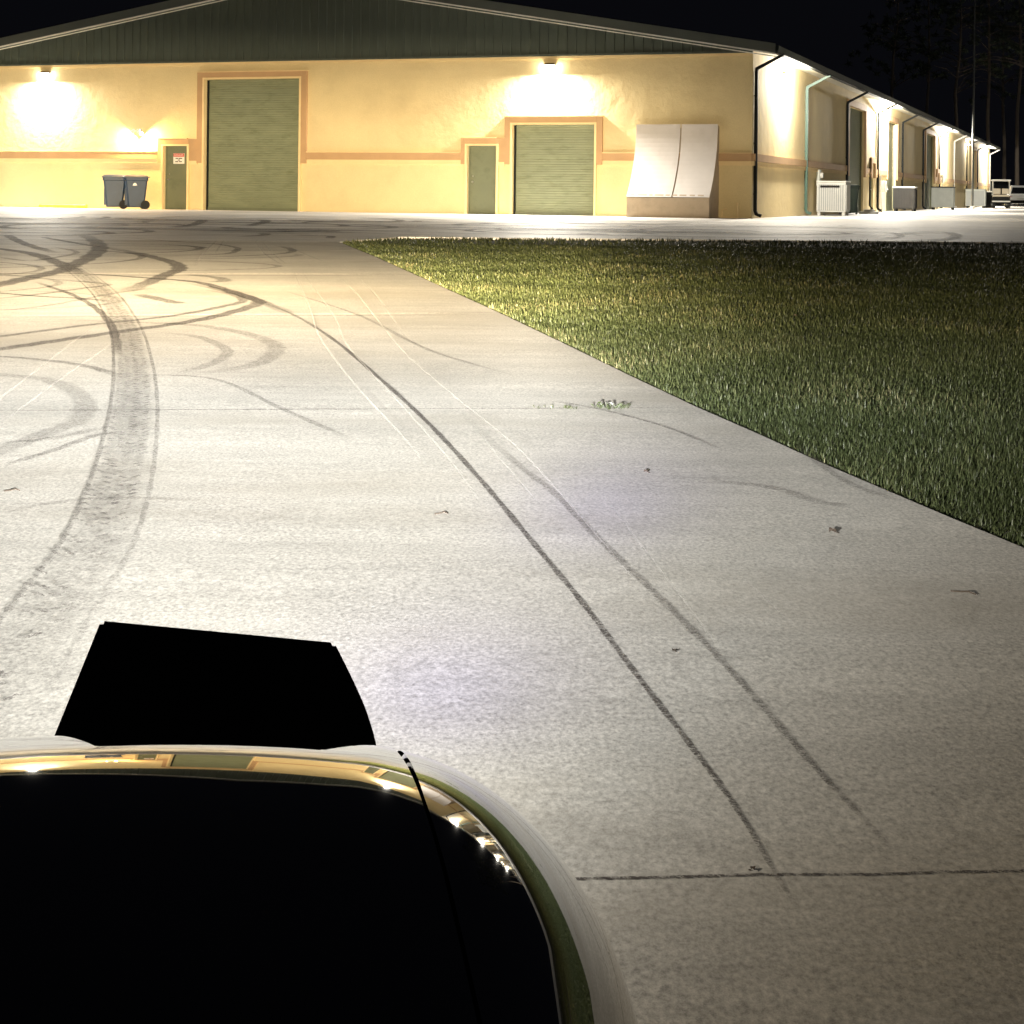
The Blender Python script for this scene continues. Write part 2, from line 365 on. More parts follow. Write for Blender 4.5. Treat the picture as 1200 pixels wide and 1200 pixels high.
for off in (-1,1):
    P = [gp(*p) for p in band]; Q = []
    for i,p in enumerate(P):
        a = P[max(i-1,0)]; c = P[min(i+1,len(P)-1)]; l = math.hypot(c[0]-a[0],c[1]-a[1]); Q.append((p[0]-(c[1]-a[1])/l*.125*off, p[1]+(c[0]-a[0])/l*.125*off))
    ribbon(tr, Q, .026, [1.0,.45] if off<0 else [.9,.1])
# tread blocks
P = [gp(*p) for p in band]
for i in range(len(P)-1):
    L_ = math.hypot(P[i+1][0]-P[i][0], P[i+1][1]-P[i][1]); n = max(1,int(L_/.085))
    dx, dy = (P[i+1][0]-P[i][0])/L_, (P[i+1][1]-P[i][1])/L_
    for k in range(n):
        if i > 8 and random.random() < .35: continue
        t = k/n; x, y = P[i][0]+dx*L_*t, P[i][1]+dy*L_*t
        for c in (-.095,-.05,-.005,.04,.085):
            if random.random() < (.25 if i < 9 else .6): continue
            g_ = 1 if c < 0 else -1; u0 = random.uniform(-.02,.02); q_ = c+random.uniform(-.006,.006)
            ribbon(tr, [(x-dy*q_+dx*u0,y+dx*q_+dy*u0),(x-dy*(q_+.03*g_)+dx*(u0+.05),y+dx*(q_+.03*g_)+dy*(u0+.05))], random.uniform(.014,.024), random.uniform(.45,1.0), fade=False, soft=False)
finish(tr, 'tread_print', M['tread'])
sc = MB()
for pts, w, d in [([(343,322),(355,350),(365,375),(372,400),(398,440),(430,480),(470,525),(510,575)], .016, .6),
    ([(352,322),(372,350),(392,380),(404,410),(440,455),(480,500),(530,560),(570,620)], .016, .5),
    ([(388,322),(412,345),(436,375),(462,410),(490,440),(535,480),(600,535),(650,590),(700,650),(740,700)], [.02,.012], .55),
    ([(411,322),(440,352),(462,385),(480,410)], .014, .5), ([(118,385),(60,432),(0,480),(-40,510)], .02, .45), ([(150,400),(80,450),(0,512)], .02, .35),
    ([(255,285),(240,300),(228,318)], .05, .5), ([(262,286),(252,302)], .05, .4), ([(298,286),(310,302),(330,316)], .04, .5), ([(306,286),(322,304),(336,315)], .04, .4),
    ([(335,292),(360,304),(380,312)], .03, .5), ([(700,590),(780,700),(830,770),(850,800)], .012, .3), ([(560,520),(590,560),(640,620)], .01, .35), ([(870,700),(930,760)], .01, .3)]:
    ribbon(sc, [gp(*p) for p in pts], [q*.8 for q in w] if isinstance(w, list) else w*.8, d*.7)
for i in range(8):
    y = random.uniform(36,44); x = random.uniform(-14,2); ribbon(sc, [(x,y),(x+1.5,y+.1),(x+3,y+random.uniform(-.5,.5))], .1, .45)
finish(sc, 'scratch_marks', M['scratch'])

# ------------------------------------------------------------------ grass (one object, nobody could count it)
def grass():
    pts = []
    def scatter(y0, y1, x1f, dens, h, w):
        A = 0; n = int((y1-y0)*(x1f)*dens)
        y = rng.uniform(y0, y1, n); x = rng.uniform(0, 1, n)*x1f
        e = np.array([edge_x(v) for v in np.linspace(y0,y1,200)]); exx = np.interp(y, np.linspace(y0,y1,200), e)
        return exx+x+.035+.0*y, y, np.full(n,h), np.full(n,w)
    S = [scatter(-2,5,1.5,900,.075,.008), scatter(5,9.5,3.0,11000,.056,.0042), scatter(9.5,14,5.0,5600,.062,.0062), scatter(14,20,8.5,2700,.066,.009), scatter(20,edge[0][1],14,1300,.072,.014)]
    n = 10000; xx = rng.uniform(ex,14,n); yy = rng.uniform(edge[0][1],35,n); k = (yy < 33.0+.045*(xx-ex)-.06) & (xx > ex+.1+(yy-edge[0][1])*.3)
    S.append((xx[k],yy[k],np.full(k.sum(),.085),np.full(k.sum(),.017)))
    n = 9000; xx = rng.uniform(10,40,n); yy = rng.uniform(20,34,n); S.append((xx,yy,np.full(n,.09),np.full(n,.03)))
    # a shaggy fringe that leans over the slab edge
    n = 5200; t = rng.uniform(4.8,edge[0][1],n)**1.0; t = 4.8+(t-4.8)*rng.uniform(0,1,n); e = np.array([edge_x(v) for v in t])
    S.append((e+rng.uniform(.015,.09,n), t, np.full(n,.06), np.full(n,.007)))
    x = np.concatenate([s[0] for s in S]); y = np.concatenate([s[1] for s in S]); h = np.concatenate([s[2] for s in S]); w = np.concatenate([s[3] for s in S])
    n = len(x)
    patch = .5+.5*np.sin(x*1.9+np.sin(y*1.3)*1.5)*np.sin(y*1.1+np.cos(x*.7)*2)
    h = h*rng.uniform(.45,1.25,n)*(.75+.45*patch); 
    az = rng.uniform(0,2*np.pi,n); lean = rng.uniform(.15,1.1,n); z0 = np.where(y<YB, SL*(y-YB), 0)-.04
    dx, dy = np.cos(az), np.sin(az); px, py = -dy, dx
    V = np.empty((n,5,3),np.float32)
    tw = rng.uniform(-.6,.6,n)
    for i,(t,ww) in enumerate(((0,1),(0,-1),(.55,.9),(.55,-.9),(1,0))):
        out = h*lean*t**1.6; up = h*t*(1-.35*lean*t)
        V[:,i,0] = x+dx*out+px*w*.5*ww; V[:,i,1] = y+dy*out+py*w*.5*ww; V[:,i,2] = z0+up
    me = bpy.data.meshes.new('grass'); me.vertices.add(n*5); me.vertices.foreach_set('co', V.ravel())
    idx = np.arange(n)[:,None]*5
    loops = np.concatenate([idx+0,idx+1,idx+3,idx+2, idx+2,idx+3,idx+4],axis=1).ravel()
    me.loops.add(len(loops)); me.loops.foreach_set('vertex_index', loops.astype(np.int32))
    st = (np.arange(n)[:,None]*7+np.array([[0,4]])).ravel(); me.polygons.add(2*n); me.polygons.foreach_set('loop_start', st.astype(np.int32))
    me.update(calc_edges=True); me.validate()
    a = me.attributes.new('tone','FLOAT','POINT'); ee = np.interp(-y, [-p[1] for p in edge], [p[0] for p in edge]); tone = np.clip(rng.uniform(0,1,n)*(.55+.55*patch)+.2*np.exp(-(x-ee)/.2)*rng.uniform(0,1,n)+.12*(1-patch)*rng.uniform(0,1,n),0,1); a.data.foreach_set('value', np.repeat(tone,5).astype(np.float32))
    m = bpy.data.materials.new('grass_blade'); m.use_nodes = True; N = m.node_tree.nodes; L = m.node_tree.links; b = N['Principled BSDF']
    at = N.new('ShaderNodeAttribute'); at.attribute_name = 'tone'; cr = N.new('ShaderNodeValToRGB'); L.new(at.outputs['Fac'], cr.inputs[0])
    e = cr.color_ramp.elements; e[0].color = (.018,.025,.008,1); e[1].color = (.125,.118,.062,1); e[1].position = 1
    for p, c in ((.45,(.034,.044,.016,1)),(.85,(.060,.068,.028,1))): q = e.new(p); q.color = c
    L.new(cr.outputs[0], b.inputs['Base Color']); b.inputs['Roughness'].default_value = .5; b.inputs['Specular IOR Level'].default_value = .35
    me.materials.append(m); o = bpy.data.objects.new('grass', me); col.objects.link(o)
    tag(o, 'mown green lawn of coarse blades right of the driveway', 'grass', kind='stuff'); return m
GM = grass()
# weeds in the crack
def tuft(name, pts, n, label, h=.05, spread=.05):
    b = MB()
    for i in range(n):
        t = random.random(); cx = pts[0][0]+(pts[1][0]-pts[0][0])*t; cy = pts[0][1]+(pts[1][1]-pts[0][1])*t+random.gauss(0,.02)
        a = random.uniform(0,6.28); hh = h*random.uniform(.3,1.2); d = hh*random.uniform(.3,1.6); w = .004
        k = len(b.v); b.v += [(cx-w*math.sin(a),cy+w*math.cos(a),gz(cy)),(cx+w*math.sin(a),cy-w*math.cos(a),gz(cy)),(cx+d*math.cos(a),cy+d*math.sin(a),gz(cy)+hh)]
        b.face((k,k+1,k+2))
    b.build(name, GM, normals=False)
    return tag(bpy.data.objects[name], label, 'weeds', kind='stuff')
def weeds():
    b = MB(); a0, a1 = gp(624,478.6), gp(733,478.2)
    for c in range(15):
        t = random.choice((random.uniform(0,.45),random.uniform(.55,1))); cx = a0[0]+(a1[0]-a0[0])*t; cy = a0[1]+(a1[1]-a0[1])*t+random.gauss(0,.012)
        for i in range(random.randint(3,12)):
            a = random.uniform(0,6.28); hh = random.uniform(.008,.042)*(1.0 if t > .5 else .6); d = hh*random.uniform(.3,1.3); w = .0016
            x, y = cx+random.gauss(0,.022), cy+random.gauss(0,.03); k = len(b.v)
            b.v += [(x-w*math.sin(a),y+w*math.cos(a),gz(y)),(x+w*math.sin(a),y-w*math.cos(a),gz(y)),(x+d*.6*math.cos(a)+w*.7,y+d*.6*math.sin(a),gz(y)+hh*.75),(x+d*math.cos(a),y+d*math.sin(a),gz(y)+hh*.8)]
            b.face((k,k+1,k+2)); b.face((k,k+2,k+3)); tt = random.uniform(.0,.35) if t > .45 else random.uniform(.3,.8); b.a += [tt]*4
    o = b.build('weeds', GM, normals=False); at = o.data.attributes.new('tone','FLOAT','POINT'); at.data.foreach_set('value', b.a)
    tag(o, 'ragged weeds growing out of the crack across the slab', 'weeds', kind='stuff')
weeds()

# ------------------------------------------------------------------ litter
def leaf(x, y, s, rz, label, twig=False):
    p = gp(x,y); b = MB()
    if twig:
        b.tube([(-s,0,.004),(-s*.2,s*.12,.006),(s*.5,-s*.05,.012),(s,s*.25,.004)], .0022, 5); b.tube([(-s*.1,s*.1,.006),(s*.4,s*.4,.01)], .0016, 5)
        o = b.build('twig', M['leaf'])
    else:
        R = []
        for i in range(7):
            t = i/6; w = s*.42*math.sin(math.pi*min(1,t*.97+.03))**.8
            R.append([(s*(t-.5), j*w, .004+.35*s*abs(j)**2+.12*s*math.sin(t*5)+.1*s) for j in (-1,-.5,0,.5,1)])
        b.grid(R); b.tube([(s*.5,0,.1*s),(s*.85,s*.1,.02*s)], .0015, 5); o = b.build('dry_leaf', M['leaf'], smooth=True)
    o.location = (p[0],p[1],gz(p[1])+.002); o.rotation_euler = (0,0,rz); return tag(o, label, 'twig' if twig else 'leaf')
leaf(976,626,.032,.4,'curled brown leaf lying on the right side of the driveway below the lawn edge')
leaf(790,766,.016,1.0,'tiny dark leaf on the slab between the two long tyre lines')
leaf(882,1023,.013,2.0,'tiny dark leaf on the bottom slab crack beside the long tyre line')
leaf(757,555,.02,.3,'small dark leaf on the concrete below the weeds in the crack')
leaf(517,604,.025,.1,'thin pale twig on the concrete left of the long tyre line', True)
leaf(1128,697,.04,-.7,'bent brown twig on the far right of the driveway', True)
leaf(932,371,.03,.5,'small pale leaf caught in the middle of the lawn')
leaf(14,577,.03,.2,'short dark twig at the left side of the driveway', True)
leaf(812,399,.10,.5,'tan dead leaf in the grass at the lawn edge') if False else None

# ------------------------------------------------------------------ warehouse
W = empty('warehouse', (CX0,CY0,0), -YAW, 'long yellow stucco warehouse with dark green gable and green roll-up doors', 'warehouse')
BW, BL = 29.3, 100.0
PITCH = .167; RZ0 = 5.14; AP = -BW/2
def rz(x): return RZ0-PITCH*x if x > AP else RZ0-PITCH*AP+PITCH*(x-AP)   # roof height at local x (falls both ways)
def wall_with_holes(name, L0, L1, H, holes, axis, depth=.16, thick=.3, parent=W):
    """holes (a0,a1,z1) cut from the ground up. front wall: runs in x at y=0; side wall: runs in y at x=0"""
    b = MB(); cuts = sorted(holes)
    def P(a, d, z): return (a, d, z) if axis=='x' else (-d, a, z)
    def quad(p): k = len(b.v); b.v += p; b.face((k,k+1,k+2,k+3))
    a = L0
    for (h0,h1,z1) in cuts:
        quad([P(a,0,0),P(h0,0,0),P(h0,0,H),P(a,0,H)]); quad([P(h0,0,z1),P(h1,0,z1),P(h1,0,H),P(h0,0,H)])
        quad([P(h0,0,0),P(h0,depth+.06,0),P(h0,depth+.06,z1),P(h0,0,z1)]); quad([P(h1,0,0),P(h1,depth+.06,0),P(h1,depth+.06,z1),P(h1,0,z1)])
        quad([P(h0,0,z1),P(h0,depth+.06,z1),P(h1,depth+.06,z1),P(h1,0,z1)]); a = h1
    quad([P(a,0,0),P(L1,0,0),P(L1,0,H),P(a,0,H)])
    return b.build(name, M['stucco'], parent, normals=False)
fh = [(-19.78,-18.87,2.11),(-18.24,-14.77,4.30),(-8.95,-7.98,2.13),(-7.46,-4.82,2.78)]
wall_with_holes('wall', -BW, 0, HW, fh, 'x')
sh = [(18.75,23.4,4.30),(25.6,26.6,2.15),(31.0,34.6,4.25),(48.0,52.9,4.30),(54.6,55.6,2.15),(80.9,84.6,4.3)]
wall_with_holes('wall', 0, BL, 5.05, sh, 'y')
b = MB(); b.box(-BW,-BW+.02,.02,BL,0,5.05); b.box(-BW,0,BL-.02,BL+.02,0,5.0); b.build('wall', M['stucco'], W)
# gable with ribs
b = MB()
b.v += [(-BW,-.03,HW),(0,-.03,HW),(0,-.03,rz(0)-.1),(AP,-.03,rz(AP)-.1),(-BW,-.03,rz(-BW)-.1)]; b.face((0,1,2,3,4))
x = -BW+.15
while x < -.1:
    b.prism([(x-.03,-.028),(x-.018,-.075),(x+.018,-.075),(x+.03,-.028)], 'z', HW+.0, rz(x)-.12); x += .3
b.box(-BW-.02,.0,-.095,-.0,HW-.05,HW+.012)
b.build('gable_siding', M['gable'], W)
b = MB(); b.box(-BW,0,-.055,-.002,HW-.12,HW-.052); b.build('wall_cap', M['cream'], W)
# roof
b = MB(); g = .6; w_ = .75; T = .10
for s in (1,-1):
    xe = w_ if s > 0 else -BW-w_
    ze = rz(xe)
    b.v += [(AP,-g,rz(AP)),(xe,-g,ze),(xe,BL+.6,ze),(AP,BL+.6,rz(AP)),(AP,-g,rz(AP)-T),(xe,-g,ze-T),(xe,BL+.6,ze-T),(AP,BL+.6,rz(AP)-T)]
    k = len(b.v)-8
    for q in ((0,1,2,3),(4,7,6,5),(0,4,5,1),(1,5,6,2),(2,6,7,3)): b.face([k+i for i in q])
y = 0
while y < BL:
    for s in (1,-1):
        xe = w_ if s > 0 else -BW-w_
        k = len(b.v); b.v += [(AP,y-.02,rz(AP)),(AP,y+.02,rz(AP)),(xe,y+.02,rz(xe)),(xe,y-.02,rz(xe)),(AP,y-.02,rz(AP)+.05),(AP,y+.02,rz(AP)+.05),(xe,y+.02,rz(xe)+.05),(xe,y-.02,rz(xe)+.05)]
        for q in ((4,5,6,7),(0,4,7,3),(1,2,6,5),(3,7,6,2)): b.face([k+i for i in q])
    y += .9
b.build('roof', M['roof'], W)
def rake(z0, z1, y0, y1, mt, name):
    b = MB()
    for s in (1,-1):
        xe = (w_+.02) if s > 0 else -BW-w_-.02
        b.prism([(AP,rz(AP)+z0),(xe,rz(xe)+z0),(xe,rz(xe)+z1),(AP,rz(AP)+z1)], 'y', y0, y1)
    b.build_each(name, mt, W)
rake(-.20,.06,-g-.03,-g-.003, M['fascia'], 'rake_board'); rake(-.255,-.215,-g-.035,-g+.02, M['white'], 'rake_trim')
rake(-.33,-.30,-g+.03,-g+.06, M['white'], 'rake_trim')
b = MB()   # rake soffit
for s in (1,-1):
    xe = w_ if s > 0 else -BW-w_
    b.prism([(AP,rz(AP)-.21),(xe,rz(xe)-.21),(xe,rz(xe)-.19),(AP,rz(AP)-.19)], 'y', -g+.0, -.08)
b.build_each('soffit', M['gable'], W)
# eave soffit, sloping with the roof, and gutter
b = MB(); b.prism([(0.003,5.02-.10),(w_-.02,rz(w_)-.17),(w_-.02,rz(w_)-.15),(0.003,5.02-.08)], 'y', -.08, BL+.3); b.build('soffit', M['soffit'], W)
b = MB(); zg = rz(w_)-.02
b.prism([(w_,zg-.16),(w_+.10,zg-.16),(w_+.14,zg),(w_+.125,zg),(w_+.09,zg-.145),(w_,zg-.145)], 'y', -g, BL+.5)
b.prism([(w_-.02,zg-.20),(w_-.003,zg-.20),(w_-.003,zg+.01),(w_-.02,zg+.01)], 'y', -g, BL+.5)
b.build('gutter', M['fascia'], W)
b = MB(); b.prism([(w_-.018,zg-.215),(w_+.10,zg-.185),(w_+.10,zg-.165),(w_-.018,zg-.202)], 'y', -g, BL+.5); b.build('gutter_trim', M['spout'], W)
# front band and door surrounds
def bandbox(b, x0, x1, z0, z1, d=.08): b.box(x0,x1,-d,-.0015,z0,z1)
t_ = MB(); c_ = MB()
for x0,x1 in ((-BW,-20.0),(-14.53,-9.16),(-4.57,-.0)): bandbox(t_,x0,x1,1.68,1.90); bandbox(c_,x0,x1+(.0),1.55,1.675,.055); bandbox(c_,x0,x1,1.903,1.93,.10)
def surround(x0,x1,zt,ow,left=True,right=True,zb=1.55):
    # orange frame from zb up, thin cream reveal line inside it
    if left: bandbox(t_,x0-ow,x0-.07,zb,zt+.23,.10)
    if right: bandbox(t_,x1+.07,x1+ow,zb,zt+.23,.10)
    bandbox(t_,x0-.067,x1+.067,zt+.06,zt+.23,.10)
    bandbox(c_,x0-.067,x0-.001,0,zt+.057,.11); bandbox(c_,x1+.001,x1+.067,0,zt+.057,.11); bandbox(c_,x0+.001,x1-.001,zt+.0,zt+.057,.11)
    bandbox(c_,x0-(ow+.02 if left else 0),x1+(ow+.02 if right else 0),zt+.232,zt+.26,.125)
surround(-19.78,-18.87,2.11,.20,True,False); surround(-18.24,-14.77,4.30,.27)
bandbox(t_,-18.8,-18.51,1.62,2.34,.085); bandbox(c_,-18.8,-18.51,1.50,1.617,.06)
surround(-8.95,-7.98,2.13,.20,True,False); surround(-7.46,-4.82,2.78,.25)
bandbox(t_,-7.91,-7.71,1.62,2.36,.085); bandbox(c_,-7.91,-7.71,1.50,1.617,.06)
# side wall band
cur = 0
for (h0,h1,z1) in sh+[(BL,BL,0)]:
    e0 = cur+(.27 if cur else 0); e1 = h0-.27 if h1 > h0 else h0
    if e1 > e0:
        t_.box(.0015,.08,e0,e1,1.68,1.90); c_.box(.0015,.055,e0,e1,1.55,1.675)
    if h1 > h0:
        t_.box(.0015,.10,h0-.27,h0-.002,1.5,z1+.25); t_.box(.0015,.10,h1+.002,h1+.27,1.5,z1+.25); t_.box(.0015,.10,h0-.002,h1+.002,z1+.003,z1+.25)
    cur = h1
t_.build_each('wall_band', M['trim'], W); c_.build_each('band_molding', M['cream'], W)
# doors
def rollup(x0,x1,z1,axis='x',dep=.15, mt='door'):
    b = MB(); n = int(z1/.075)
    for i in range(n):
        z = i*z1/n; h = z1/n
        if axis=='x':
            b.prism([(dep,z),(dep-.008,z+h*.25),(dep-.008,z+h*.75),(dep,z+h),(dep+.02,z+h),(dep+.02,z)], 'x', x0+.04, x1-.04)
        else:
            b.prism([(-dep,z),(-dep+.008,z+h*.25),(-dep+.008,z+h*.75),(-dep,z+h),(-dep-.02,z+h),(-dep-.02,z)], 'y', x0+.04, x1-.04)
    d = b.build('roll_up_door', M[mt], W)
    g_ = MB()
    if axis=='x': g_.box(x0+.001,x0+.06,dep-.06,dep-.018,0,z1-.02); g_.box(x1-.06,x1-.001,dep-.06,dep-.018,0,z1-.02)
    else: g_.box(-dep+.018,-dep+.06,x0+.001,x0+.06,0,z1-.02); g_.box(-dep+.018,-dep+.06,x1-.06,x1-.001,0,z1-.02)
    g_.build_each('guide_rail', M['spout'] if axis=='x' else M['door_dark'], d)
    bb = MB()
    if axis=='x': bb.box(x0+.06,x1-.06,dep-.05,dep-.018,.0,.09); bb.box(x0+.5,x0+.62,dep-.075,dep-.051,.02,.07)
    else: bb.box(-dep+.018,-dep+.05,x0+.06,x1-.06,0,.09)
    bb.build('bottom_rail', M['door_dark'], d)
    return d
rollup(-18.24,-14.77,4.30); rollup(-7.46,-4.82,2.78)
for (h0,h1,z1) in sh:
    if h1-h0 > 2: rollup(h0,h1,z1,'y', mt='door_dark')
def man_door(x0,x1,z1,axis='x',dep=.13):
    b = MB()
    if axis=='x': b.bbox(x0+.04,x1-.04,dep-.02,dep+.03,.03,z1-.03,.004)
    else: b.bbox(-dep-.03,-dep+.02,x0+.04,x1-.04,.03,z1-.03,.004)
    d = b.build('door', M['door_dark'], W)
    f = MB()
    for a0,a1,c0,c1 in ((x0+.001,x0+.037,0,z1-.002),(x1-.037,x1-.001,0,z1-.002),(x0+.037,x1-.037,z1-.028,z1-.002),(x0+.037,x1-.037,0,.025)):
        if axis=='x': f.box(a0,a1,dep-.05,dep+.05,c0,c1)
        else: f.box(-dep-.05,-dep+.05,a0,a1,c0,c1)
    f.build('frame', M['door_dark'], d)
    k = MB()
    if axis=='x':
        X = x0+.14
        k.tube([(X,dep-.02,1.0),(X,dep-.075,1.0)], .018, 10); k.tube([(X,dep-.06,1.0),(X,dep-.10,1.0)], .034, 12); k2 = MB(); k2.tube([(X,dep-.02,1.18),(X,dep-.04,1.18)], .026, 12); k2.build('deadbolt', M['steel'], d, smooth=True)
    else:
        k.tube([(-dep+.02,x1-.14,1.0),(-dep+.09,x1-.14,1.0)], .03, 10)
    k.build('handle', M['steel'], d, smooth=True)
    return d
d1 = man_door(-19.78,-18.87,2.11); d2 = man_door(-8.95,-7.98,2.13)
for (h0,h1,z1) in sh:
    if h1-h0 < 2: man_door(h0,h1,z1,'y')
# door sign
b = MB(); b.bbox(-19.50,-19.08,.098,.109,1.52,1.87,.004)
sg = b.build('sign', M['white'], d1)
b = MB(); b.box(-19.492,-19.088,.0945,.0975,1.755,1.862); b.build('sign_header', M['red'], sg)
def text(body, size, loc, mt, parent, rx=math.pi/2):
    cu = bpy.data.curves.new('lettering','FONT'); cu.body = body; cu.size = size; cu.align_x = 'CENTER'; cu.align_y = 'CENTER'; cu.extrude = .0008
    o = bpy.data.objects.new('lettering', cu); col.objects.link(o); o.location = loc; o.rotation_euler = (rx,0,0); cu.materials.append(mt)
    bpy.context.view_layer.update(); dg = bpy.context.evaluated_depsgraph_get(); me = bpy.data.meshes.new_from_object(o.evaluated_get(dg))
    mo = bpy.data.objects.new('lettering', me); col.objects.link(mo); mo.matrix_world = o.matrix_world.copy(); bpy.data.objects.remove(o); mo.name = 'lettering'
    mo.parent = parent; return mo
text('DANGER', .088, (-19.29,.0925,1.808), M['white'], sg)
b = MB()
for z,ws in ((1.70,((-.12,-.02),(0.0,.13))),(1.645,((-.04,.05),)),(1.59,((-.13,-.02),(.01,.12)))):
    for a,c in ws: b.box(-19.29+a,-19.29+c,.0945,.0975,z-.014,z+.014)
b.build_each('small_print', M['spout'], sg)
# downspouts
def spout(t, mt, brk=True):
    b = MB(); xg = w_+.06; z1 = zg-.15
    def rect(P, hw=.045, hd=.035):
        base = len(b.v); K = len(P)
        for k in range(K):
            for (ax,ay) in ((-1,-1),(1,-1),(1,1),(-1,1)): b.v.append((P[k][0]+ax*hd*P[k][3], P[k][1]+ay*hw, P[k][2]+ax*hd*P[k][4]))
        for k in range(K-1):
            for i in range(4): j=(i+1)%4; b.face([base+k*4+i,base+k*4+j,base+(k+1)*4+j,base+(k+1)*4+i])
        b.face([base+i for i in range(4)][::-1]); b.face([base+(K-1)*4+i for i in range(4)])
    rect([(xg,t,z1+.03,1,0),(xg,t,z1-.05,1,-.5),(.075,t,z1-.43,1,-.55),(.06,t,z1-.52,1,0),(.06,t,.22,1,0),(.10,t,.12,.9,.6),(.24,t,.07,.4,1)], .055, .045)
    o = b.build('downspout', mt, W)
    c = MB()
    for z in (3.6,2.2,.7): c.box(.002,.10,t-.06,t+.06,z,z+.03)
    c.build_each('bracket', mt, o)
spm = [M['spout'],M['spout_g'],M['spout'],M['spout'],M['spout'],M['spout'],M['spout'],M['spout_w'],M['spout'],M['spout'],M['spout_w']]
for i,t in enumerate((.22,8.95,18.35,27.6,36.9,46.6,56.0,65.8,76.0,86.0,99.6)): spout(t, spm[i])
# meter and service pipes on the side wall
b = MB(); b.bbox(.002,.12,11.35,11.75,1.05,1.62,.01); mt_ = b.build('electric_meter', M['ac_g'], W); b = MB(); b.tube([(.12,11.55,1.42),(.22,11.55,1.42)], .10, 14); b.build('dial', M['white'], mt_)
b = MB(); b.tube([(.05,28.5,.0),(.05,28.5,1.7)], .05, 8); b.tube([(.05,29.0,.0),(.05,29.0,1.2),(.25,29.0,1.3),(.3,29.0,1.0)], .045, 8); b.bbox(.002,.25,28.6,29.3,.9,1.4,.01); b.build('service_pipe', M['white'], W)
b = MB(); b.tube([(.07,24.9,2.35),(.07,24.9,.3),(.3,25.1,.0)], .035, 8); b.build('conduit', M['spout'], W)
b = MB(); b.bbox(.002,.16,57.3,57.9,1.6,2.1,.01); b.tube([(.07,57.6,1.6),(.07,57.6,0)], .04, 8); b.build('service_pipe', M['ac_g'], W)

# ------------------------------------------------------------------ wall lights
MW = Matrix.Translation((CX0,CY0,0)) @ Matrix.Rotation(-YAW,4,'Z')
def area(name, parent, loc, rot, e, sx, sy, c):
    l = bpy.data.lights.new(name, 'AREA'); l.energy = e; l.shape = 'RECTANGLE'; l.size = sx; l.size_y = sy; l.color = c
    o = bpy.data.objects.new(name, l); col.objects.link(o); o.location = loc; o.rotation_euler = rot; o.parent = parent; return o
def wallpack(lp, side, e, c, label, warm=False):
    # local: x along wall, -y out of the wall, z up
    p = MW @ Vector(lp); r = empty('wall_light', p, -YAW+(math.pi/2 if side else 0), label, 'wall light', 'wall lights on the warehouse')
    b = MB(); b.prism([(-.002,.06),(-.002,.13),(-.10,.13),(-.20,.075),(-.20,.06)], 'x', -.17, .17); b.build('housing', M['housing'], r)
    b = MB(); b.prism([(-.002,-.08),(-.002,.058),(-.19,.058),(-.18,.0),(-.11,-.075)], 'x', -.155, .155); b.build('lens', M['lens'], r)
    if side:
        l = bpy.data.lights.new('lamp','POINT'); l.energy = e*2.6; l.shadow_soft_size = .07; l.color = c
        o = bpy.data.objects.new('lamp', l); col.objects.link(o); o.location = (0,-.42,-.10); o.parent = r; return r
    area('lamp', r, (0,-.15,-.12), (math.radians(-32),0,0), e, .28, .12, c); return r
WHT = (1,.90,.70); CW = (1,.93,.80)
PW = 900
wallpack((-24.45,0,4.52), False, PW*.80, CW, 'wall light high on the front wall above the yellow wheel stop')
wallpack((-6.27,0,4.52), False, PW*.95, CW, 'wall light above the small roll-up door on the front wall')
for t,lab in ((4.9,'first side wall light, nearest the building corner'),(29.3,'side wall light above the ribbed dark unit'),(58.8,'third side wall light along the building'),(76.5,'small fourth light on the far side wall'),(94.5,'last side wall light at the far building end')):
    wallpack((0,t,4.50), True, PW*(.42 if t<10 else 1.35 if t != 76.5 else .12), CW, lab)
r = empty('twin_wall_light', MW @ Vector((-20.75,0,2.62)), -YAW, 'low warm twin-head wall light beside the sign door', 'wall light')
b = MB(); b.bbox(-.07,.07,-.06,-.002,-.06,.06,.01); b.build('junction_box', M['white'], r)
for s in (-1,1):
    b = MB(); b.tube([(s*.03,-.05,0),(s*.14,-.12,-.02)], .02, 8); b.tube([(s*.12,-.10,.03),(s*.20,-.20,-.10)], .045, 12, r2=.07); h = b.build('lamp_head', M['white'], r, smooth=True)
    b = MB(); b.tube([(s*.2005,-.2005,-.101),(s*.206,-.208,-.110)], .06, 12); b.build('lens', M['lens_warm'], h)
    o = area('lamp', r, (s*.23,-.23,-.14), (0,0,0), 75, .1, .1, (1,.58,.22)); d = Vector((s*.75,.30,-.9)); o.rotation_euler = d.to_track_quat('-Z','Y').to_euler()

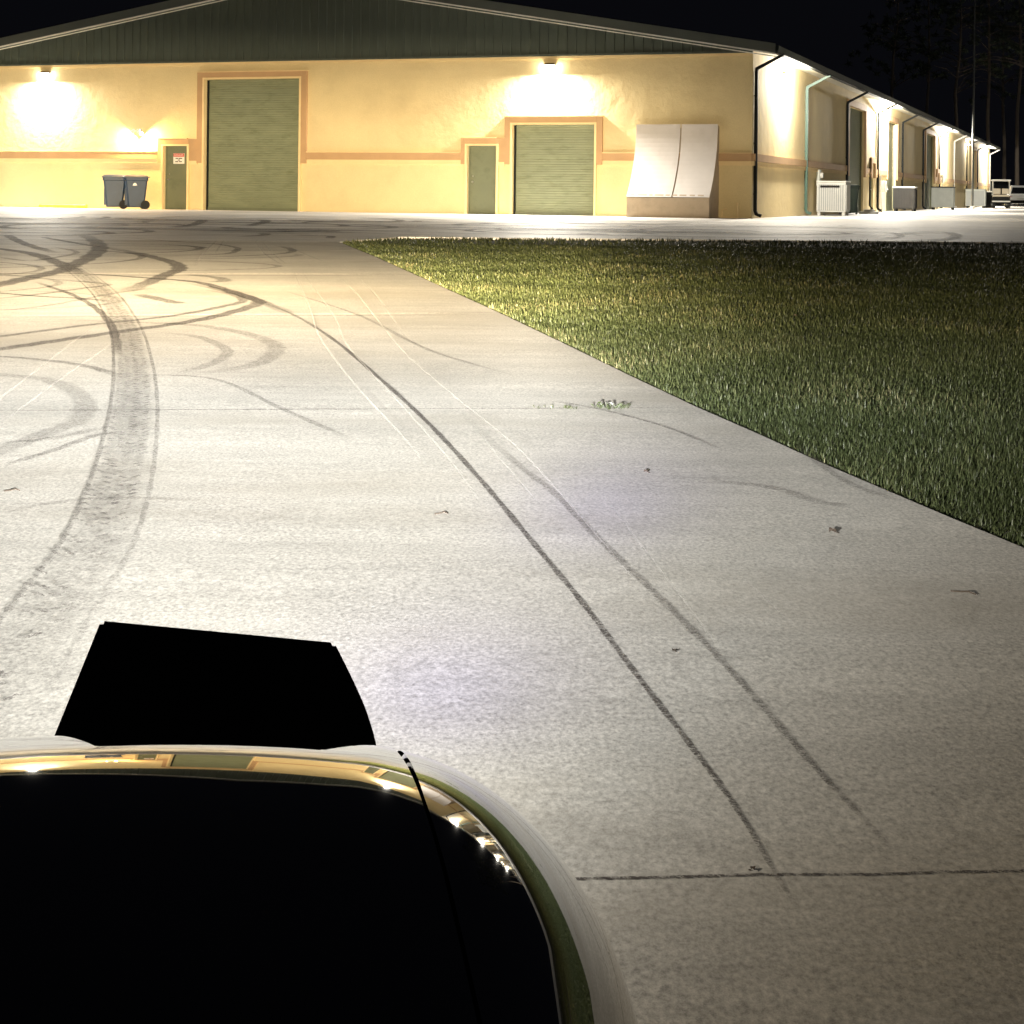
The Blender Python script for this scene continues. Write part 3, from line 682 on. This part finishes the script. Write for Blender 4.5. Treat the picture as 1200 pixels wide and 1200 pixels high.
# ------------------------------------------------------------------ things along the front
def W2(x,y,z=0): return MW @ Vector((x,y,z))
r = empty('quarter_pipe', W2(-3.46,0), -YAW, 'pale double quarter-pipe skate ramp standing against the yellow front wall', 'skate ramp')
wd, dp, hh, kh = 2.78, 1.25, 2.74, .60
prof = []
for i in range(17):
    t = i/16; a = t*math.radians(60); R_ = 1.0
    # gentle concave curve from the vertical top near the wall down to the front lip
    y = -.24-(dp-.24)*(t**2.1); z = hh-(hh-kh)*t; prof.append((y,z))
for k,(x0,x1) in enumerate(((0.0,wd*.485),(wd*.50,wd-.30))):
    b = MB(); R = [[(x0+(.0 if k==0 else 0)-.30*0, y, z),(x1, y, z)] for y,z in prof]
    R2 = [[(x0,y-.0,z),(x1,y,z)] for y,z in prof]
    b.grid([[(x0,y-.02,z),(x1,y-.02,z)] for y,z in prof]); b.grid([[(x0,y+.0,z-.0),(x1,y+.0,z)] for y,z in prof])
    for xx in (x0,x1): b.grid([[(xx,y-.02,z),(xx,y,z)] for y,z in prof])
    b.box(x0,x1,-.26,-.238,hh-.0005,hh+.02)
    b.build('ramp_sheet', M['ramp_w'], r, normals=False)
b = MB()
pf = [(p[0]+.004,p[1]-.004) for p in prof]
poly = [(-.02,0),(-.02,hh-.05)]+pf+[(-dp,0)]
for (x0,x1) in ((0,.04),(wd-.34,wd-.30)): b.prism(poly,'x',x0+.003,x1-.003)
b.box(.04,wd-.34,-dp+.0,-dp+.03,0,kh-.02); b.box(.04,wd-.34,-.06,-.03,0,hh-.08)
b.build('frame', M['ramp_s'], r)
b = MB(); b.box(.25,wd-.72,-dp-.018,-dp-.002,.30,.335); b.box(.25,.30,-dp-.018,-dp-.002,.02,.298); b.build_each('front_batten', M['ramp_s'], r)
b = MB()
x = .1
for i in range(9):
    L_ = random.uniform(.1,.28); b.box(x,min(x+L_,wd-.34),-dp-.012,-dp+.0,kh+.035,kh+.075, M=None); x += L_+random.uniform(.05,.1)
    if x > wd-.5: break
b2 = MB(); 
for v in range(0,len(b.v)): pass
b.v = [(x_, -dp+.012-(.0) if False else (-.24-(dp-.24)*(((hh-z_)/(hh-kh))**2.1))-.023+(.004 if y_ > -dp-.006 else 0), z_) for x_,y_,z_ in b.v]
b.build('scuff_marks', M['ramp_s'], r)
# wheel stop
r = MB(); r.prism([(-.075,0),(-.06,.10),(-.035,.12),(.035,.12),(.06,.10),(.075,0)], 'x', 0, 1.83)
o = r.build('wheel_stop', M['paint_y']); o.location = W2(-24.25,-.55); o.rotation_euler = (0,0,-YAW); tag(o, 'yellow painted wheel stop on the ground at the foot of the wall', 'wheel stop')
# wheeled bins
def bin_(loc, rz_, mt, label, cat='trash bin', group='wheeled bins by the sign door', badge=False, s=1):
    r = empty('wheeled_bin', loc, rz_, label, cat, group)
    b = MB(); R = []
    for z,w,d in ((.06,.23,.24),(.10,.24,.25),(.55,.265,.30),(.85,.285,.33),(.865,.285,.33),(.88,.31,.355),(.95,.31,.355),(.96,.31,.355)):
        c = .05; R.append([(x,y,z) for x,y in ((-w+c,-d),(w-c,-d),(w,-d+c),(w,d-c),(w-c,d),(-w+c,d),(-w,d-c),(-w,-d+c),(-w+c,-d))])
    b.grid(R); b.face(list(range(8))); 
    for x in (-.13,.0,.13): b.box(x-.025,x+.025,-.318,-.25,.12,.62)
    body = b.build('body', mt, r)
    b = MB(); R = []
    for z,w,d in ((.962,.325,.375),(.985,.325,.375),(1.03,.28,.32),(1.05,.18,.2)):
        R.append([(x,y-.01,z) for x,y in ((-w,-d),(w,-d),(w,d),(-w,d),(-w,-d))])
    b.grid(R); k=len(b.v); b.face((k-5,k-4,k-3,k-2)); b.tube([(-.2,.40,.98),(.2,.40,.98)], .016, 8); b.box(-.2,-.17,.33,.41,.965,.99); b.box(.17,.2,.33,.41,.965,.99)
    b.build('lid', mt, r)
    for s_ in (-1,1):
        b = MB(); b.tube([(s_*.255,.27,.135),(s_*.315,.27,.135)], .135, 18); b.tube([(s_*.31,.27,.135),(s_*.325,.27,.135)], .06, 12); b.build('wheel', M['rubber'], r, smooth=True)
    r.scale = (1.08,1.08,1.08)
    if badge: b = MB(); b.prism([(-.07,-.04),(.07,-.04),(.045,.02),(0,.05),(-.045,.02)], 'x', 0, .006); o = b.build('badge', M['white'], r); o.location = (.295,-.05,.76)
    return r
bin_(W2(-21.26,-.66), -YAW+math.radians(-58), M['bin'], 'blue grey wheeled bin farther from the sign door, left of its twin')
bin_(W2(-20.46,-.66), -YAW+math.radians(-52), M['bin'], 'blue grey wheeled bin nearer the sign door, with white badge', badge=True)
# pipe guard by the corner
r = MB(); r.tube([(0,0,0),(0,0,.46)], .035, 10); r.tube([(-.45,0,0),(-.45,0,.24),(-.30,0,.27)], .03, 10); r.box(-.46,.02,-.04,.04,0,.05)
o = r.build('pipe_guard', M['cream']); o.location = W2(-.32,-.5); o.rotation_euler = (0,0,-YAW); tag(o, 'low yellow painted pipe bracket on the ground at the building corner', 'pipe guard')

# ------------------------------------------------------------------ air conditioners on the side
def ac(t, w, d, h, mt, topmt, label, off=.55, grille=True, finmt=None, foot=.12):
    r = empty('air_conditioner', W2(off+d/2,t), -YAW, label, 'air conditioner', 'air conditioners along the side wall')
    b = MB(); b.bbox(-d/2,d/2,-w/2,w/2,foot,h-.06,.02); b.build('casing', mt, r)
    b = MB(); b.bbox(-d/2-.02,d/2+.02,-w/2-.02,w/2+.02,h-.058,h,.015); b.build('top_cover', topmt, r)
    if grille:
        b = MB(); n = int(d/.075)
        for i in range(n): x = -d/2+.06+(d-.12)*i/(n-1); b.box(x-.012,x+.012,-w/2-.022,-w/2-.002,foot+.06,h-.14)
        n = int(w/.09)
        for i in range(n): y = -w/2+.06+(w-.12)*i/(n-1); b.box(d/2+.002,d/2+.022,y-.012,y+.012,foot+.06,h-.14)
        b.build('fin_grille', finmt or mt, r)
        q = MB(); q.box(-d/2+.05,d/2-.05,-w/2-.0035,-w/2-.0012,foot+.05,h-.13); q.build('coil_panel', M['ac_d'] if finmt else M['ac_s'], r)
    b = MB()
    for sx in (-1,1):
        for sy in (-1,1): b.box(sx*(d/2-.08)-.05,sx*(d/2-.08)+.05,sy*(w/2-.08)-.05,sy*(w/2-.08)+.05,0,foot-.002)
    b.build_each('foot', M['ac_d'] if mt is not M['ac_w'] else mt, r)
    return r
a = ac(11.2, 1.0, 1.02, 1.22, M['ac_w'], M['white'], 'white ribbed air conditioner nearest the building corner', off=.13)
b = MB(); b.box(-.38,.30,-.526,-.505,.985,1.06); b.build('vent_slot', M['ac_d'], a)
ac(33.2, 1.0, 1.0, 1.18, M['ac_d'], M['ac_w'], 'dark finned air conditioner with pale top behind the white one', finmt=M['ac_f'], off=.12)
ac(51.2, 1.0, 1.25, 1.32, M['ac_g'], M['ac_d'], 'plain pale grey air conditioner with black top edge', grille=False, off=.10)
ac(75.0, 1.0, 1.35, 1.32, M['ac_g'], M['ac_g'], 'farthest pale grey air conditioner behind the thin pole', off=.10)
bin_(W2(.5,16.0), -YAW+math.radians(15), M['bin_g'], 'dark green wheeled bin behind the white air conditioner', group='bins on the side')
b = MB(); b.bbox(-.35,.35,-.3,.3,0,.10,.02); b.bbox(-.2,.2,-.15,.15,.1,.18,.02); o = b.build('concrete_block', M['white']); o.location = W2(.9,18.6); o.rotation_euler = (0,0,-YAW); tag(o, 'low white block on the ground beside the green bin', 'block')
# thin tall pole
p = gp(1139.5,243.4)
r = empty('pole', (p[0]*.86,p[1]*.86,0), 0, 'tall thin grey pole rising past the roof near the far end', 'pole')
b = MB(); b.tube([(0,0,0),(0,0,16)], .075, 10, r2=.04); b.build('shaft', M['pole'], r, smooth=True); b = MB(); b.tube([(0,0,0),(0,0,.2)], .14, 12); b.build('base', M['white'], r)

# ------------------------------------------------------------------ far vehicles
def wheel(parent, x, y, z, rad, wid, axis='x', rimm=None):
    b = MB(); b.tube([(x-wid/2,y,z),(x-wid*.3,y,z),(x+wid*.3,y,z),(x+wid/2,y,z)], rad, 24); t = b.build('wheel', M['rubber'], parent, smooth=True)
    b = MB(); b.tube([(x-wid/2-.008,y,z),(x+wid/2+.008,y,z)], rad*.58, 16); b.build('rim', rimm or M['steel'], t, smooth=True); return t
def far_cart(loc, rz_):
    r = empty('golf_cart', loc, rz_, 'parked golf cart with white roof and cream seats at the far right', 'golf cart')
    # rear of the cart faces -y
    b = MB(); b.bbox(-.62,.62,-1.15,1.15,.32,.52,.05); b.bbox(-.60,.60,-1.12,-.35,.52,.82,.06); b.bbox(-.55,.55,.75,1.2,.5,.95,.1); b.build('body', M['ac_d'], r)
    b = MB(); b.bbox(-.66,.66,-1.05,1.0,1.90,2.02,.05); b.build('roof', M['white'], r)
    b = MB()
    for x in (-.56,.56):
        b.tube([(x,-1.0,.8),(x,-.95,1.92)], .022, 8); b.tube([(x,.8,.9),(x,.6,1.92)], .022, 8)
    b.build_each('roof_frame', M['white'], r)
    for x in (-.29,.29):
        b = MB(); b.bbox(x-.25,x+.25,-1.06,-.95,.98,1.38,.04); b.build('backrest', M['vinyl'], r)
    b = MB(); b.bbox(-.56,.56,-1.18,-.5,.80,.95,.04); b.build('seat', M['vinyl'], r)
    b = MB(); b.bbox(-.62,.62,-1.22,-1.16,.42,.52,.02); b.build('bumper', M['white'], r)
    b = MB(); b.bbox(-.56,.56,.62,.66,1.0,1.9,.01); b.build('windshield', M['glass_d'], r)
    for x in (-.5,.5):
        for y in (-.85,.85): wheel(r, x, y, .23, .23, .2)
    return r
p = gp(1172.5,243.0); k = .93; far_cart((p[0]*k,p[1]*k,0), math.radians(-14))
p = gp(1158,242.7)
b = MB(); b.bbox(-.5,.5,-.5,.5,.14,1.12,.03); b.build('box', M['black_matte']); o = bpy.data.objects['box']; r = empty('utility_box', (p[0]*.93,p[1]*.93,0), -YAW, 'dark metal box with light lid left of the parked golf cart', 'utility box'); o.parent = r
b = MB(); b.bbox(-.53,.53,-.53,.53,1.121,1.2,.02); b.build('lid', M['white'], r); b = MB(); b.box(-.4,.4,-.4,.4,0,.14); b.build('base', M['rubber'], r)
# white car seen from behind
def white_car(loc, rz_):
    r = empty('parked_car', loc, rz_, 'white parked car at the right edge beside the golf cart', 'car')
    b = MB(); R = []
    secs = [(-2.2,.45,.80,.78),(-2.15,.35,.95,.85),(-1.7,.30,1.0,.90),(-.5,.28,1.0,.92),(.9,.28,.98,.92),(1.9,.30,.88,.88),(2.2,.40,.75,.78)]
    for y,z0,z1,w in secs:
        R.append([(-w,y,z0),(-w-.03,y,(z0+z1)/2),(-w,y,z1-.06),(-w+.1,y,z1),(w-.1,y,z1),(w,y,z1-.06),(w+.03,y,(z0+z1)/2),(w,y,z0),(-w,y,z0)])
    b.grid(R); b.face(list(range(8))[::-1]); k=len(b.v); b.face([k-9+i for i in range(8)]); b.build('body', M['car_w'], r, smooth=True)
    b = MB(); R = []
    for y,z,w in ((-2.0,.98,.80),(-1.55,1.62,.62),(-1.4,1.68,.60),(-.2,1.70,.60),(.1,1.66,.60),(.95,.98,.78)):
        R.append([(-w-(.1 if z>1.5 else 0),y,.97),(-w,y,z-.02),(-w+.06,y,z),(w-.06,y,z),(w,y,z-.02),(w+(.1 if z>1.5 else 0),y,.97)])
    b.grid(R); b.build('roof', M['car_w'], r, smooth=True)
    b = MB(); b.v += [(-.70,-1.96,1.06),(.70,-1.96,1.06),(.56,-1.63,1.54),(-.56,-1.63,1.54)]; b.face((0,1,2,3)); b.build('rear_window', M['glass_d'], r)
    for s in (-1,1):
        b = MB(); b.bbox(s*.72-.12,s*.72+.12,-2.19,-2.10,.70,.86,.02); b.build('tail_light', M['red'], r)
    b = MB(); b.bbox(-.84,.84,-2.28,-2.12,.34,.56,.04); b.build('bumper', M['black_matte'], r)
    b = MB(); b.bbox(-.26,.26,-2.215,-2.19,.62,.74,.005); b.build('plate', M['ac_g'], r)
    for x in (-.80,.80):
        for y in (-1.35,1.35): wheel(r, x, y, .32, .32, .22)
p = gp(1200,242.6); white_car((p[0]*.93,p[1]*.93+1.5,0), math.radians(-12))

# ------------------------------------------------------------------ pines behind
def pine(loc, h, seed, label):
    R_ = random.Random(seed); r = empty('pine_tree', loc, 0, label, 'pine tree', 'pine trees behind the building')
    b = MB(); wob_ = [(R_.uniform(-.25,.25),R_.uniform(-.25,.25)) for _ in range(7)]
    tp = [(wob_[i][0]*i/4,wob_[i][1]*i/4,h*i/6) for i in range(7)]; b.tube(tp, .22, 8, r2=.05)
    for i in range(22):
        z = h*R_.uniform(.5,.97); a = R_.uniform(0,6.28); L_ = (h-z)*.33+R_.uniform(.6,1.6); b.tube([(0,0,z),(L_*.5*math.cos(a),L_*.5*math.sin(a),z+.2*L_),(L_*math.cos(a),L_*math.sin(a),z+.25*L_)], .05, 5, r2=.015)
    b.build('trunk', M['bark'], r)
    c = MB()
    for i in range(70):
        z = h*R_.uniform(.5,1.02); a = R_.uniform(0,6.28); L_ = ((h-z)*.33+R_.uniform(.3,1.6)); cx,cy,cz = L_*math.cos(a),L_*math.sin(a),z+.25*L_
        for j in range(38):
            v = Vector((R_.gauss(0,1),R_.gauss(0,1),R_.gauss(0,.7))).normalized()*R_.uniform(.2,.7); s_ = Vector((R_.gauss(0,1),R_.gauss(0,1),R_.gauss(0,1))).normalized()*.085
            k = len(c.v); c.v += [(cx+v.x*.2-s_.x,cy+v.y*.2-s_.y,cz+v.z*.2-s_.z),(cx+v.x*.2+s_.x,cy+v.y*.2+s_.y,cz+v.z*.2+s_.z),(cx+v.x,cy+v.y,cz+v.z)]; c.face((k,k+1,k+2))
    c.build('crown', M['needle'], r, normals=False)
for i,(x,d,h,lab) in enumerate([(1046,160,21,'faint pine behind the roof, leftmost of the row'),(1085,172,24,'dim pine behind the roof left of the thin pole'),(1120,150,20,'dim pine just left of the thin grey pole'),(1158,156,24,'pine trunk rising at the far end of the roof'),
    (1176,168,19,'dim pine behind the golf cart'),(1192,158,26,'dim pine behind the white car'),(1214,150,22,'dim pine at the right edge of the view')]):
    dd = ray(x,240); pine((dd[0]*d,d,0), h, i+3, lab)

# ------------------------------------------------------------------ the golf cart under the camera
CXc = -.29; gc = gz(1.2)
cart = empty('golf_cart', (CXc,1.2,gc), 0, 'glossy black golf cart hood in the foreground, seen from its seat', 'golf cart')
def cl(p): return (p[0], p[1]-1.2, p[2]-gc)      # world (x relative to the cart centre) to cart local
ZT = ZC-.415; BOT = -.42
def fprof():
    pts = []
    for i in range(6): pts.append((.62+.075*i, ZT-.012*(1-i/5)**2))
    y0 = 1.07; R1 = 1.4
    for i in range(1,19): a = math.radians(17.9)*i/18; pts.append((y0+R1*math.sin(a), ZT-R1*(1-math.cos(a))))
    ya, za = pts[-1]; R2 = .34; a0 = math.radians(17.9)
    for i in range(1,15): a = a0+(math.radians(90)-a0)*i/14; pts.append((ya+R2*(math.sin(a)-math.sin(a0)), za-R2*(math.cos(a0)-math.cos(a))))
    yb, zb = pts[-1]
    for i in range(1,5): pts.append((yb-.015*i, zb+(BOT-zb)*i/4))
    return pts
FP = fprof(); H0 = ZT-BOT
FP2 = []
for a_, c_2 in zip(FP, FP[1:]):
    FP2 += [a_, ((a_[0]+c_2[0])/2,(a_[1]+c_2[1])/2)]
def surf(x, f):
    ax = abs(x); D = 0.0
    if ax > .17: D = .23-math.sqrt(max(0,.23**2-min(ax-.17,.23)**2))
    D += .010*(ax/.2)**2 if ax < .2 else .010*(ax/.2)
    d = D/H0; y = 1.07+(f[0]-1.07)*(1-.30*min(1.2,(ax/.4))**4) if f[0] > 1.07 else f[0]
    return (x, y, BOT+(f[1]-BOT)*(1-d))
def seam(y): return .19+.15*(1.5-min(max(y,.7),1.6))
b = MB(); R = []
for f in FP:
    s = seam(f[0]); row = []
    for j in range(-20,21):
        x = s*j/20; p = list(surf(x,f)); e = abs(j)/20
        row.append(cl(p))
    pL = list(surf(-s-.002,f)); pR = list(surf(s+.002,f)); pL[2] -= .006; pR[2] -= .006
    pL2 = list(surf(-s-.003,f)); pR2 = list(surf(s+.003,f)); pL2[2] -= .03; pR2[2] -= .03
    R.append([cl(pL2),cl(pL)]+row+[cl(pR),cl(pR2)])
b.grid(R); b.build('hood', M['black_gloss'], cart, smooth=True, normals=False)
for sgn in (-1,1):
    b = MB(); R = []
    for f in FP:
        s = seam(f[0])+.0032+.004*max(0,min(1,(f[0]-1.25)/.25)); row = []
        q = list(surf(s-.003,f)); q[2] -= .03; row.append(cl((sgn*q[0],q[1],q[2])))
        q = list(surf(s-.001,f)); q[2] -= .005; row.append(cl((sgn*q[0],q[1],q[2])))
        for j in range(21):
            th = j/20; x = s+(.3999-s)*math.sin(th*math.pi/2)
            p = surf(x,f); row.append(cl((sgn*p[0],p[1],p[2])))
        last = surf(.3999,f)
        for j in range(1,5): row.append(cl((sgn*(.40+.03*(j/4)), last[1], last[2]+(BOT-last[2])*j/4)))
        R.append(row)
    b.grid(R); b.build('side_panel', M['black_gloss'], cart, smooth=True, normals=False)
    # wheel arch
    b = MB(); R = []
    for i in range(13):
        a = math.pi*i/12; R.append([cl((sgn*.41,1.25+.30*math.cos(a),-.42+.30*math.sin(a)*.75)), cl((sgn*.60,1.25+.30*math.cos(a),-.44+.30*math.sin(a)*.75)), cl((sgn*.61,1.25+.29*math.cos(a),-.48+.28*math.sin(a)*.75))])
    b.grid(R); b.build('wheel_arch', M['black_matte'], cart, smooth=True, normals=False)
    b = MB(); b.tube([cl((sgn*.26,1.70,-.16)),cl((sgn*.26,1.752,-.16))], .065, 18); b.build('headlight', M['glass_d'], cart, smooth=True)
# inner body under the hood seams
b = MB(); b.grid([[cl((x,surf(abs(x),f)[1]-.006,surf(abs(x),f)[2]-.013)) for x in [q_*.39/16 for q_ in range(-16,17)]] for f in FP]); b.build('inner_body', M['black_matte'], cart, normals=False)
b = MB(); b.bbox(-.5,.5,*(1.70-1.2,1.80-1.2),-.46-gc,-.36-gc,.02); b.build('front_bumper', M['black_matte'], cart)
b = MB(); b.bbox(-.42,.42,.45-1.2,.61-1.2,-.1-gc,.20-gc,.03); b.build('dashboard', M['black_matte'], cart)
b = MB(); b.bbox(-.55,.55,-.9-1.2,1.0-1.2,-.42-gc,-.36-gc,.01); b.bbox(-.55,.55,-1.3-1.2,-.25-1.2,-.359-gc,-.20-gc,.03); b.build('floor', M['black_matte'], cart)
b = MB(); b.bbox(-.55,.55,-.75-1.2,-.25-1.2,-.199-gc,-.07-gc,.04); b.build('seat', M['vinyl'], cart)
b = MB(); b.bbox(-.55,.55,-.90-1.2,-.80-1.2,.0-gc,.45-gc,.04); b.build('backrest', M['vinyl'], cart)
b = MB(); R_=.17
ring = [(-.26+R_*math.cos(2*math.pi*i/24), .38-1.2-.5*R_*math.sin(2*math.pi*i/24), .17-gc+.86*R_*math.sin(2*math.pi*i/24)) for i in range(25)]
b.tube(ring, .013, 8); b.tube([(-.26,.38-1.2,.17-gc),(-.26,.55-1.2,.08-gc)], .02, 8); b.tube([ring[0],(-.26,.38-1.2,.17-gc),ring[12]], .01, 6); b.build('steering_wheel', M['rubber'], cart, smooth=True)
for x in (-.5,.5):
    for y in (1.25,-.7): wheel(cart, x, y-1.2, .225, .225, .18)
# flood light on a bracket in front of the nose
fl = empty('flood_light', (CXc-.045,1.88,gc), 0, 'black flat-backed floodlight housing mounted on the cart nose', 'floodlight')
def fz(z): return z-gc
# outline of the back (x from px, z from px) at distance 1.88
def bp_(px, py, Y=1.88): d = ray(px,py); k = Y/d[1]; return (k*d[0]-(CXc-.045), ZC+k*d[2]-gc)
TL, TR = bp_(117,727), bp_(392,753); BR0, BL0 = bp_(440,866), bp_(63,862)
C1, C2 = bp_(413,795), bp_(430,835)
ext = .055
zc_0 = (TL[1]+BL0[1])/2
BL1 = (BL0[0]-.022, BL0[1]-ext); BR1 = (BR0[0]+.008, BR0[1]-ext)
out = [BL1, TL, TR, C1, C2, BR0, BR1]
b = MB(); n = len(out)
import bmesh
bm = bmesh.new(); va = [bm.verts.new((p[0],0,p[1])) for p in out]; vb = [bm.verts.new((p[0]*.90,.13,zc_0+(p[1]-zc_0)*.75-.03)) for p in out]
bm.faces.new(va); bm.faces.new(vb[::-1])
for i in range(n): j=(i+1)%n; bm.faces.new((va[i],vb[i],vb[j],va[j]))
bmesh.ops.recalc_face_normals(bm, faces=bm.faces[:]); bmesh.ops.bevel(bm, geom=[e for e in bm.edges], offset=.004, segments=2, affect='EDGES')
me = bpy.data.meshes.new('housing'); bm.to_mesh(me); bm.free(); me.materials.append(M['black_matte']); o = bpy.data.objects.new('housing', me); col.objects.link(o); o.parent = fl
zc_ = (TL[1]+BL1[1])/2
b = MB(); b.box(-.12,.12,.131,.142,zc_-.065,zc_+.01); b.build('lens', M['lens_flood'], fl)
b = MB(); b.box(-.10,-.07,-.10,.0,fz(-.42),fz(-.39)); b.box(.07,.10,-.10,.0,fz(-.42),fz(-.39)); b.box(-.10,-.07,.02,.05,fz(-.42),BL1[1]+.01); b.box(.07,.10,.02,.05,fz(-.42),BL1[1]+.01); b.box(-.11,.11,.0,.06,fz(-.43),fz(-.39)); b.build_each('bracket', M['steel'], fl)
# its beam: a wide forward optic that throws more light the nearer to the horizon
L0 = bpy.data.lights.new('beam','POINT'); L0.energy = 10; L0.shadow_soft_size = .045; L0.color = (1,1,1); L0.use_nodes = True
nt = L0.node_tree; N = nt.nodes; LK = nt.links; em = N['Emission']
tc = N.new('ShaderNodeTexCoord'); sp = N.new('ShaderNodeSeparateXYZ'); LK.new(tc.outputs['Normal'], sp.inputs[0])
def mth(op, a, c=None, clamp=False):
    q = N.new('ShaderNodeMath'); q.operation = op; q.use_clamp = clamp
    for i,v in enumerate((a,c)):
        if v is None: continue
        if isinstance(v,(int,float)): q.inputs[i].default_value = v
        else: LK.new(v, q.inputs[i])
    return q.outputs[0]
SGN = 1.0
X, Y_, Z_ = [mth('MULTIPLY', sp.outputs[i], SGN) for i in range(3)]
s = mth('MAXIMUM', mth('MULTIPLY', Z_, -1), 0); up_ = mth('MAXIMUM', Z_, 0)
az = mth('ARCTAN2', X, Y_); s0_ = mth('ADD', .033, mth('MULTIPLY', mth('MULTIPLY', mth('ADD', az, math.radians(-3)), 1/math.radians(10), True), .048)); s3 = mth('ADD', mth('POWER', s, 2.75), mth('POWER', s0_, 2.75))
base_ = mth('DIVIDE', 1, s3)
gate2 = mth('SUBTRACT', 1, mth('MULTIPLY', mth('SUBTRACT', up_, .05), 1/.06, True)); gate2 = mth('ADD', mth('MULTIPLY', gate2, .185), .015); gate2 = mth('ADD', gate2, mth('MULTIPLY', mth('MULTIPLY', mth('SUBTRACT', s, .010), 1/.018, True), .76))
az = mth('ARCTAN2', X, Y_); d_ = mth('SUBTRACT', az, math.radians(-10)); d2 = mth('MULTIPLY', d_, d_)
g1 = mth('ADD', mth('MULTIPLY', mth('EXPONENT', mth('MULTIPLY', d2, -1/(2*math.radians(18.5)**2))), .85), mth('MULTIPLY', mth('EXPONENT', mth('MULTIPLY', d2, -1/(2*math.radians(48)**2))), .16))
def lobe(a0, e0, sa, se):
    A = mth('SUBTRACT', az, math.radians(a0)); E = mth('SUBTRACT', s, e0)
    return mth('EXPONENT', mth('MULTIPLY', mth('ADD', mth('MULTIPLY', mth('MULTIPLY',A,A), 1/(2*math.radians(sa)**2)), mth('MULTIPLY', mth('MULTIPLY',E,E), 1/(2*se**2))), -1))
st = mth('MULTIPLY', mth('MULTIPLY', base_, gate2), g1); st = mth('MULTIPLY', st, mth('ADD', 1, mth('MULTIPLY', lobe(-12,.030,6.5,.010), 1.1)))
BEAM = 2.85
LK.new(mth('MULTIPLY', st, BEAM), em.inputs['Strength'])
# chromatic fringes of the optic
mx = N.new('ShaderNodeMix'); mx.data_type = 'RGBA'; mx.inputs['A'].default_value = (1,.985,.94,1); mx.inputs['B'].default_value = (.68,.66,1,1)
LK.new(mth('MULTIPLY', mth('ADD', lobe(9,.135,3.2,.022), lobe(4.6,.29,6,.05), True), .55, True), mx.inputs['Factor'])
mx2 = N.new('ShaderNodeMix'); mx2.data_type = 'RGBA'; mx2.inputs['B'].default_value = (1,.75,.40,1); LK.new(mx.outputs['Result'], mx2.inputs['A'])
LK.new(mth('MULTIPLY', mth('ADD', mth('MULTIPLY', mth('SUBTRACT', az, math.radians(20)), 1.6, True), mth('MULTIPLY', mth('SUBTRACT', .075, s), 22, True), True), .85), mx2.inputs['Factor'])
LK.new(mx2.outputs['Result'], em.inputs['Color'])
o = bpy.data.objects.new('beam', L0); col.objects.link(o); o.parent = fl; o.location = (0,.21,zc_-.02)

# ------------------------------------------------------------------ night sky
w = bpy.data.worlds.new('World'); scn.world = w; w.use_nodes = True; N = w.node_tree.nodes; L = w.node_tree.links
bg = N['Background']; sky = N.new('ShaderNodeTexSky'); sky.sky_type = 'NISHITA'; sky.sun_disc = False; sky.sun_elevation = math.radians(-9); sky.sun_rotation = math.radians(150)
hs = N.new('ShaderNodeMix'); hs.data_type = 'RGBA'; hs.inputs['Factor'].default_value = .92; hs.inputs['B'].default_value = (.0022,.0023,.0032,1)
L.new(sky.outputs[0], hs.inputs['A']); L.new(hs.outputs['Result'], bg.inputs['Color']); bg.inputs['Strength'].default_value = .6
sn = bpy.data.lights.new('night_fill','SUN'); sn.energy = .05; sn.angle = math.radians(3); sn.color = (.95,.97,1)  # weak sun lamp added as fill so trees and walls just show
so = bpy.data.objects.new('night_fill', sn); col.objects.link(so); so.location = (10,-10,40); so.rotation_euler = Vector((-.55,.62,-.62)).to_track_quat('-Z','Y').to_euler()
# ------------------------------------------------------------------ camera
cd = bpy.data.cameras.new('camera'); cam = bpy.data.objects.new('camera', cd); col.objects.link(cam); scn.camera = cam
cd.sensor_width = 36; cd.sensor_fit = 'HORIZONTAL'; cd.lens = F/1200*36; cd.shift_x = 0; cd.shift_y = -(600-CY)/1200
cd.clip_start = .05; cd.clip_end = 2000
cam.location = (0,0,ZC)
cam.matrix_world = Matrix.Translation((0,0,ZC)) @ Matrix.Rotation(math.pi/2+PI_, 4, 'X') @ Matrix.Rotation(RO, 4, 'Z')
scn.view_settings.view_transform = 'Standard'; scn.view_settings.look = 'None'; scn.view_settings.exposure = 1; scn.view_settings.gamma = 1
scn.cycles.max_bounces = 6; scn.cycles.transparent_max_bounces = 24; scn.cycles.sample_clamp_indirect = 4
